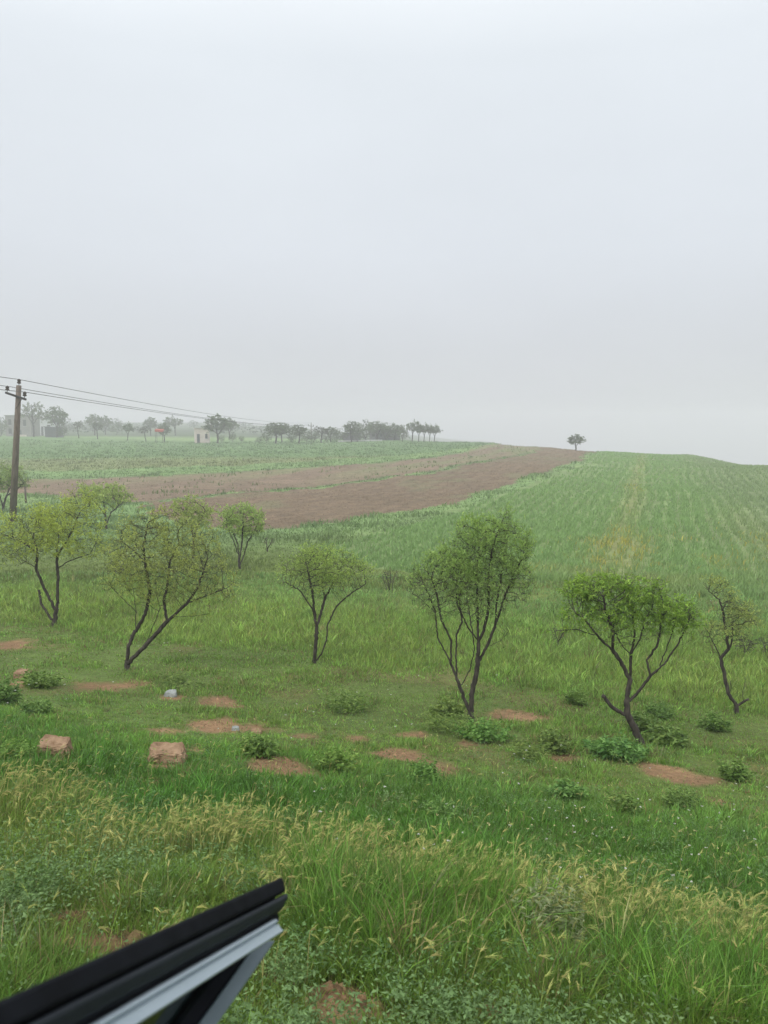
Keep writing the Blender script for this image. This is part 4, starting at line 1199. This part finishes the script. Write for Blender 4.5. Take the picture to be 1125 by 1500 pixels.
c = at(234, 209); r_ = empty('canopy', c, 'small red awning on posts among the left field-edge trees', 'canopy')
m = MB(); m.add([(-1.1, -.7, 3.0), (1.1, -.7, 2.9), (1.1, .9, 3.3), (-1.1, .9, 3.4), (-1.1, -.7, 3.6), (1.1, -.7, 3.45), (1.1, .9, 3.7), (-1.1, .9, 3.8)],
                [(0, 3, 2, 1), (4, 5, 6, 7), (0, 1, 5, 4), (1, 2, 6, 5), (2, 3, 7, 6), (3, 0, 4, 7)]); m.build('awning', M['red'], r_)
for x in (-1, 1):
    for y in (-.6, .8):
        m = MB(); m.tube([(x, y, -.3), (x, y, 3.02 + .18 * (y > 0))], .06, 6); m.build('post', M['iron'], r_)

a0 = at(495, 205); a1 = at(560, 212)
w_ = MB(); nseg = 14
for k in range(nseg):
    p = a0 + (a1 - a0) * k / nseg; q = a0 + (a1 - a0) * (k + 1) / nseg
    z0 = float(ground(p[0], p[1])); z1 = float(ground(q[0], q[1])); hh = .42
    w_.add([(p[0], p[1], z0 - .3), (q[0], q[1], z1 - .3), (q[0], q[1] + .4, z1 - .3), (p[0], p[1] + .4, z0 - .3), (p[0], p[1], z0 + hh), (q[0], q[1], z1 + hh), (q[0], q[1] + .4, z1 + hh), (p[0], p[1] + .4, z0 + hh)],
           [(0, 3, 2, 1), (4, 5, 6, 7), (0, 1, 5, 4), (2, 3, 7, 6)] + ([(3, 0, 4, 7)] if k == 0 else []) + ([(1, 2, 6, 5)] if k == nseg - 1 else []))
tag(w_.build('low_wall', M['roof_pale']), 'low pale wall at the foot of the tree grove', 'wall')
c = at(33, 258); m = MB(); m.box(-1.2, 1.2, 0, .5, -.2, .55); m.box(-1.25, 1.25, -.04, .54, .55, .66); o = m.build('low_wall', M['wall_white']); o.location = tuple(c)
tag(o, 'short white wall beside the grey block house', 'wall')

# ------------------------------------------------------------------ distant trees
FAR = {}


def far_proto(key, limbs, blobs, nattr, rb, leaf, **kw):
    root = bpy.data.objects.new('proto', None)
    lf = dict(len=(.28, .5), per=13, wr=(.4, .7), c1=(.06, .1, .035), c2=(.12, .175, .06), clump=14); lf.update(leaf)
    make_tree(root, .08, (0, 0), limbs, blobs, rb, nattr, step=5, infl=40, kill=7, leaf=lf, bark='bark_far', r_tip=.022, twig_n=kw.pop('twig_n', .9), twig_len=(5, 11), **kw)
    FAR[key] = [c for c in root.children]
    for c in FAR[key]: c.parent = None; C.objects.unlink(c)


far_proto('round', [[(0, 0), (0, -28), (-4, -55)], [(0, -28), (16, -55)], [(0, -32), (-20, -52)]], [(0, -68, 34, 26), (-18, -58, 22, 18), (20, -60, 22, 18), (3, -80, 27, 16)], 420, .22, dict(per=16))
far_proto('umbrella', [[(0, 0), (2, -30), (10, -60)], [(2, -32), (-10, -62)], [(6, -48), (24, -68)]], [(10, -74, 32, 20), (-14, -70, 22, 18), (32, -66, 20, 15), (5, -86, 24, 12), (8, -56, 24, 10)], 420, .22, dict(windx=.5))
far_proto('tall', [[(0, 0), (1, -30), (0, -70)], [(1, -34), (-16, -60)], [(1, -38), (18, -62)]], [(0, -78, 28, 22), (-20, -66, 18, 14), (20, -62, 20, 14), (4, -92, 18, 9), (22, -50, 12, 7)], 360, .2, dict(p=.9, c1=(.08, .115, .045), c2=(.16, .2, .08)))
far_proto('bush', [[(0, 0), (0, -15), (-10, -40)], [(0, -10), (14, -40)], [(0, -12), (2, -60)]], [(0, -50, 36, 40), (-20, -30, 22, 22), (22, -32, 22, 24)], 420, .15, dict(per=5))
far_proto('column', [[(0, 0), (0, -40), (2, -70)], [(0, -45), (-10, -70)], [(0, -45), (12, -70)]], [(0, -75, 24, 22), (8, -88, 16, 10), (-10, -62, 14, 10)], 260, .2, dict(c1=(.05, .065, .03), c2=(.085, .1, .045)))


def far_tree(key, px, base_y, top_y, wpx, label, Y=None, mirror=False):
    P = cast(px, base_y, 240) if Y is None else at(px, Y)
    if Y is None and P[1] > 265: P = at(px, 262)
    s = depth(P) / F
    # true visible base: make the crown reach the drawn top
    rowb = 630 - P[2] / P[1] * F
    H = (rowb - top_y) * s
    root = empty('field_tree', P, label, 'tree', 'hazy trees along the far field edge')
    W = wpx * s * (1.3 if 380 < px < 600 else 1.12)
    for p in FAR[key]:
        c = p.copy(); C.objects.link(c); c.parent = root
        bw = {'round': 70, 'umbrella': 76, 'tall': 78, 'bush': 80, 'column': 52}[key] * .08; bh = {'round': 98, 'umbrella': 98, 'tall': 102, 'bush': 90, 'column': 98}[key] * .08
        c.scale = ((-1 if mirror else 1) * W / bw, (W / bw + H / bh) / 2, H / bh)
    root.rotation_euler = (0, 0, random.uniform(-.35, .35) if key == 'umbrella' else random.uniform(-3.1, 3.1))
    return root


for a in [
    ('tall', 50, 634, 589, 36, 'tallest hazy tree just right of the utility pole, with open crown', 250),
    ('round', 84, 637, 596, 32, 'dark spreading tree above the low dark shed', 246, True),
    ('bush', 1, 634, 610, 18, 'hazy tree cut by the left edge beside the grey block house', 255),
    ('bush', 93, 637, 622, 14, 'low bush right of the dark shed', 245),
    ('column', 116, 638, 617, 12, 'small dark tree, first along the field edge right of the dark shed', 236),
    ('round', 139, 638, 607, 26, 'pale wide-crowned tree behind the field edge, left group', 300),
    ('column', 143, 640, 619, 14, 'dark slim tree standing before the pale wide-crowned one', 232),
    ('round', 155, 638, 609, 18, 'faint loose tree second in the left group', 310),
    ('bush', 171, 638, 612, 18, 'faint bushy tree third in the left group', 315),
    ('umbrella', 187, 643, 620, 16, 'small yellow green tree with a wedge crown and one straight trunk', 222),
    ('column', 214, 645, 624, 14, 'dark ragged tree left of the red awning', 214, True),
    ('round', 221, 640, 611, 18, 'hazy round tree above the ragged dark tree', 300),
    ('round', 241, 646, 620, 17, 'bushy green tree immediately right of the red awning', 216),
    ('umbrella', 257, 640, 611, 26, 'wide faint umbrella tree between the red awning and the white house', 300, True),
    ('round', 319, 648, 607, 34, 'big dense hazy tree right of the whitewashed house', 205),
    ('round', 336, 640, 612, 24, 'paler tree directly behind the big dense hazy one', 260),
    ('bush', 341, 648, 632, 12, 'first low bush right of the big dense hazy tree', 212),
    ('bush', 354, 649, 638, 9, 'second smaller bush right of the big dense hazy tree', 212),
    ('bush', 325, 648, 637, 10, 'low pale bush at the foot of the big dense hazy tree', 214),
    ('bush', 380, 651, 640, 14, 'isolated low bush left of the middle tree row', 204),
    ('round', 404, 652, 619, 34, 'leaning dark tree at the left end of the middle tree row', 200, True),
    ('round', 413, 651, 619, 22, 'rounded tree overlapping the left end of the middle row', 212),
    ('round', 438, 652, 622, 30, 'broad flat-topped tree with dark trunk in the middle row', 200, True),
    ('bush', 428, 652, 634, 14, 'low bush under the broad flat-topped tree', 204),
    ('bush', 459, 652, 627, 20, 'thin tree under the far utility pole crossarm', 206),
    ('column', 470, 652, 625, 18, 'upright tree right of the far utility pole', 203),
    ('round', 484, 651, 625, 18, 'round-headed tree before the low violet shed', 210),
    ('bush', 501, 652, 626, 20, 'leaning tree above the low violet shed', 208, True),
    ('round', 515, 650, 617, 24, 'tree at the left shoulder of the grove', 207),
    ('bush', 524, 650, 626, 16, 'bushy dark tree left of the grove building', 206),
    ('bush', 536, 649, 614, 26, 'highest tree of the dense grove', 214),
    ('round', 552, 648, 617, 28, 'second highest tree of the dense grove', 222, True),
    ('bush', 566, 647, 618, 22, 'tree over the middle of the violet grove building', 224),
    ('round', 578, 646, 621, 24, 'tree over the right half of the violet grove building', 224),
    ('bush', 589, 646, 622, 18, 'last tree of the dense grove at its right end', 214),
    ('bush', 534, 648, 632, 12, 'dark bush at the left wall of the violet grove building', 218),
    ('bush', 391, 652, 632, 16, 'low bush at the far left foot of the middle tree row', 206),
    ('bush', 449, 652, 635, 16, 'low bush right of the broad flat-topped tree', 206),
    ('bush', 478, 652, 634, 16, 'low bush between the upright tree and the round-headed one', 206),
    ('bush', 492, 652, 636, 14, 'low bush left of the low violet shed', 208),
    ('umbrella', 604, 645, 617, 20, 'tallest windswept tree, left one of the ridge row', 212),
    ('umbrella', 613, 645, 622, 14, 'second windswept tree of the ridge row', 212),
    ('umbrella', 621, 644, 621, 15, 'third windswept tree of the ridge row', 212),
    ('umbrella', 629, 644, 623, 13, 'fourth windswept tree of the ridge row', 212),
    ('umbrella', 636, 644, 623, 16, 'last windswept tree at the right end of the ridge row', 212),
    ('round', 844, 660, 636, 25, 'lone small tree standing on the crest of the ploughed field', 168, True),
]:
    far_tree(*a)

# far hedges fading on the left plain
def far_wood():
    P, D_, L_, K = [], [], [], []
    for k in range(95):
        Y = RNG.uniform(330, 620); px = RNG.uniform(-120, 560); c = at(px, Y)
        if px > 420 and Y < 500: continue
        w = RNG.uniform(3, 9); h = RNG.uniform(1.5, 5)
        n = 60
        v = RNG.normal(0, 1, (n, 3)); v /= np.linalg.norm(v, axis=1)[:, None]; v *= RNG.random((n, 1)) ** .4
        P.append(c + v * A_(w, w * .6, h * .5) + A_(0, 0, h * .5)); D_.append(RNG.normal(0, 1, (n, 3)))
        L_.append(RNG.uniform(.7, 1.5, n)); K.append(np.tile(A_(.05, .075, .035) * RNG.uniform(.8, 1.4), (n, 1)))
    P, D_, L_, K = map(np.concatenate, (P, D_, L_, K))
    vs, q = leaf_quads(P, D_, L_, L_ * .7)
    o = mesh_np('far_wood', vs, q, np.full(len(q), 4), M['leaf'], col=np.repeat(K, 4, 0))
    tag(o, 'faint scrub and hedges fading into the haze on the left plain', None, None, 'stuff')


far_wood()

# ------------------------------------------------------------------ car door frame (open window) in the foreground
def pt(px, py, dist):
    d = rays(px, py); d = d / np.linalg.norm(d)
    return V(d * dist)


def car_door():
    A = pt(-30, 1564, .52); B = pt(404, 1330, .90)          # axis: middle of the strip package
    ax = (B - A).normalized()
    A = A - ax * .35                                        # carries on past the frame
    mid = (A + B) / 2
    view = mid.normalized()
    nrm = -(view - ax * view.dot(ax)).normalized()          # the open door is tilted up towards the seat
    up = nrm.cross(ax).normalized()
    if up.z < 0: up = -up
    Ltot = (B - A).length
    root = empty('car_door', A, 'black rubber-sealed silver car door frame with open window in the foreground', 'car door')

    def strip(name, prof, mat, t1, slant, smooth=True):
        """prof: closed (v, n) outline in mm; t1: end along axis in mm past B; slant: extra length per mm of v"""
        m = MB(); n = len(prof); vs = []
        for end in (0, 1):
            for (v, nn) in prof:
                t = 0 if end == 0 else Ltot + (t1 + slant * v) / 1000
                vs.append(ax * t + up * (v / 1000) + nrm * (nn / 1000))
        fs = [(k, (k + 1) % n, n + (k + 1) % n, n + k) for k in range(n)] + [tuple(range(n - 1, -1, -1)), tuple(range(n, 2 * n))]
        m.add(vs, fs); return m.build(name, mat, root)

    def rnd(v0, v1, n0, n1, r=2.5, seg=4):
        out = []
        for (cx, cy, a0) in ((v1 - r, n1 - r, 0), (v0 + r, n1 - r, 90), (v0 + r, n0 + r, 180), (v1 - r, n0 + r, 270)):
            for k in range(seg + 1):
                a = math.radians(a0 + 90 * k / seg); out.append((cx + r * math.cos(a), cy + r * math.sin(a)))
        return out
    objs = []
    objs.append(strip('weather_seal', rnd(9.8, 25, -8, 8, 3.5, 6), M['rubber'], 18, .5))
    objs.append(strip('seal_channel', rnd(-13, 11, -14, -3, 2), M['rubber'], 12, .5))
    lip = [(-4.5, -6), (-5, -1), (-3.5, 3.5), (0, 6.5), (3, 8.6), (5.5, 8.8), (7.6, 7), (8.2, 3), (8, -6)]
    objs.append(strip('seal_lip', lip, M['lip'], 14.5, 1.6))
    fr = [(-26.5, -14), (-27.1, 5), (-26.4, 7.6), (-25.2, 7.8), (-24.4, 6.8), (-20, 5.2), (-18.7, 5.6), (-18.3, 3.0), (-17.2, 2.6), (-16.6, 4.8), (-15.4, 5.6), (-13.4, 4.2), (-12.6, 1.5), (-12.3, -5), (-12, -14)]
    fr = [(v + 4, q) for v, q in fr]
    objs.append(strip('window_frame', fr, M['silver'], -17, .23))
    for o in objs:
        bv = o.modifiers.new('soften', 'BEVEL'); bv.width = .0012; bv.segments = 2; bv.limit_method = 'ANGLE'; bv.angle_limit = math.radians(40)
        o.data.polygons.foreach_set('use_smooth', [True] * len(o.data.polygons))
        try:
            o.modifiers.new('wn', 'WEIGHTED_NORMAL')
        except Exception: pass
    # divider bar dropping from the frame corner, with its black glass channel
    T = pt(392, 1376, .91) - A; Bt = pt(254, 1570, .80) - A
    d = (Bt - T).normalized(); sd = d.cross(view).normalized()
    if sd.x < 0: sd = -sd
    nn = -view

    def bar(name, s0, s1, n0, n1, mat, ext=.25, tcut=(0, 0)):
        m = MB(); e = Bt + d * ext
        vs = []
        for base, cut in ((T, tcut), (e, (0, 0))):
            for (s, q, cc) in ((s0, n0, cut[0]), (s1, n0, cut[1]), (s1, n1, cut[1]), (s0, n1, cut[0])): vs.append(base + sd * s + nn * q + d * cc)
        m.add(vs, [(0, 3, 2, 1), (4, 5, 6, 7), (0, 1, 5, 4), (1, 2, 6, 5), (2, 3, 7, 6), (3, 0, 4, 7)])
        return m.build(name, mat, root, bevel=.0015)
    bar('divider_bar', -.007, .007, -.012, .004, M['silver_dull'], tcut=(.012, -.006))
    bar('glass_channel', -.021, -.0074, -.012, .001, M['rubber'], tcut=(.03, .012))
    # triangular pane between frame and divider
    q0 = T - sd * .012 + nn * -.007 + up * .006; q1 = Bt + d * .25 - sd * .013 + nn * -.007
    q2 = ax * (Ltot * .05) - up * .010 + nrm * -.008; 
    th = nrm * .0015
    m = MB(); m.add([q0, q1, q2, q0 - th, q1 - th, q2 - th], [(0, 1, 2), (5, 4, 3), (0, 3, 4, 1), (1, 4, 5, 2), (2, 5, 3, 0)])
    m.build('window_glass', M['glass'], root)
    # lower sill of the door, below the picture, that the bars run down to
    m = MB(); b0 = ax * .02 - up * .03; e0 = Bt + d * .25
    lo = [b0, b0 - V((0, 0, .35)) - nrm * 0, e0 - V((0, 0, .12)), e0 + sd * .03]
    m.add([p for p in lo] + [p - nrm * .04 for p in lo], [(0, 1, 2, 3), (7, 6, 5, 4), (0, 4, 5, 1), (1, 5, 6, 2), (2, 6, 7, 3), (3, 7, 4, 0)])
    m.build('door_panel', M['silver_dull'], root)
    return root


car_door()

# ------------------------------------------------------------------ haze
import bmesh as _bm
bm = _bm.new(); _bm.ops.create_cube(bm, size=1)
hz = bpy.data.meshes.new('haze'); bm.to_mesh(hz); bm.free()
haze = bpy.data.objects.new('haze', hz); C.objects.link(haze)
ZB, ZT = -56.0, 24.0
haze.scale = (2100, 2100, ZT - ZB); haze.location = (0, 0, (ZB + ZT) / 2)
tag(haze, 'pale dusty haze hanging over the fields', None, None, 'stuff')
hm, nt, N, L = new_mat('haze_air')
out = N.new('ShaderNodeOutputMaterial'); pv = N.new('ShaderNodeVolumePrincipled')
pv.inputs['Color'].default_value = (0.92, 0.915, 0.955, 1); pv.inputs['Density'].default_value = 0.0018; pv.inputs['Anisotropy'].default_value = 0.2
L.new(pv.outputs[0], out.inputs['Volume']); hz.materials.append(hm)

# ------------------------------------------------------------------ sky, sun, camera
SUN_EL, SUN_AZ = math.radians(52), math.radians(215)     # azimuth clockwise from +Y
w = bpy.data.worlds.new('World'); bpy.context.scene.world = w; w.use_nodes = True
nt = w.node_tree; N, L = nt.nodes, nt.links; N.clear()
wo = N.new('ShaderNodeOutputWorld'); bg = N.new('ShaderNodeBackground'); bg.inputs['Strength'].default_value = 0.1
sky = N.new('ShaderNodeTexSky'); sky.sky_type = 'NISHITA'; sky.sun_disc = False; sky.sun_elevation = SUN_EL; sky.sun_rotation = SUN_AZ
sky.dust_density = 4; sky.air_density = 1
tc = N.new('ShaderNodeTexCoord'); sx = N.new('ShaderNodeSeparateXYZ'); L.new(tc.outputs['Generated'], sx.inputs[0])
ramp = N.new('ShaderNodeValToRGB'); L.new(sx.outputs['Z'], ramp.inputs[0])
els = ramp.color_ramp.elements
stops = [(0.0, (.54, .555, .60)), (.1, (.555, .575, .62)), (.22, (.63, .665, .715)), (.42, (.695, .74, .785)), (.7, (1.2, 1.24, 1.26)), (1.0, (1.85, 1.88, 1.88))]
els[0].position, els[0].color = stops[0][0], (*stops[0][1], 1); els[1].position, els[1].color = stops[-1][0], (*stops[-1][1], 1)
for p, c in stops[1:-1]:
    e = els.new(p); e.color = (*c, 1)
cn = N.new('ShaderNodeTexNoise'); cn.inputs['Scale'].default_value = 1.6; cn.inputs['Detail'].default_value = 5; cn.inputs['Roughness'].default_value = .5
mp = N.new('ShaderNodeMapping'); mp.inputs['Scale'].default_value = (1, 1, 2.6); L.new(tc.outputs['Generated'], mp.inputs[0]); L.new(mp.outputs[0], cn.inputs['Vector'])
mr = N.new('ShaderNodeMapRange'); mr.inputs['From Min'].default_value = .3; mr.inputs['From Max'].default_value = .7; mr.inputs['To Min'].default_value = 9.6; mr.inputs['To Max'].default_value = 10.4
L.new(cn.outputs['Fac'], mr.inputs['Value'])
scl = N.new('ShaderNodeVectorMath'); scl.operation = 'SCALE'; L.new(ramp.outputs[0], scl.inputs[0]); L.new(mr.outputs[0], scl.inputs['Scale'])
mx = N.new('ShaderNodeMix'); mx.data_type = 'RGBA'; mx.inputs[0].default_value = 0.94
L.new(sky.outputs[0], mx.inputs[6]); L.new(scl.outputs[0], mx.inputs[7]); L.new(mx.outputs[2], bg.inputs['Color']); L.new(bg.outputs[0], wo.inputs['Surface'])

sl = bpy.data.lights.new('sun', 'SUN'); sl.energy = 1.5; sl.angle = math.radians(35); sl.color = (1, .96, .9)
so = bpy.data.objects.new('sun', sl); C.objects.link(so)
dirv = V((math.sin(SUN_AZ) * math.cos(SUN_EL), math.cos(SUN_AZ) * math.cos(SUN_EL), math.sin(SUN_EL)))
so.rotation_euler = dirv.to_track_quat('Z', 'Y').to_euler()

cd = bpy.data.cameras.new('camera'); cam = bpy.data.objects.new('camera', cd); C.objects.link(cam)
cd.sensor_fit = 'VERTICAL'; cd.sensor_height = 36.0; cd.sensor_width = 27.0; cd.lens = 36.0 * F / 1500.0
cam.location = (0, 0, 0); cam.rotation_euler = (math.pi / 2 - PITCH, 0, 0)
cd.clip_start = .05; cd.clip_end = 5000
cd.dof.use_dof = True; cd.dof.focus_distance = 10.0; cd.dof.aperture_fstop = cd.lens / 3.0
sc = bpy.context.scene; sc.camera = cam
sc.render.engine = 'CYCLES'
sc.view_settings.view_transform = 'Standard'; sc.view_settings.look = 'None'; sc.view_settings.gamma = 1; sc.view_settings.exposure = 0.25
cy = sc.cycles
cy.max_bounces = 8; cy.diffuse_bounces = 3; cy.glossy_bounces = 3; cy.transmission_bounces = 4; cy.volume_bounces = 4; cy.transparent_max_bounces = 12
cy.use_denoising = True
try: cy.denoiser = 'OPENIMAGEDENOISE'
except Exception: pass
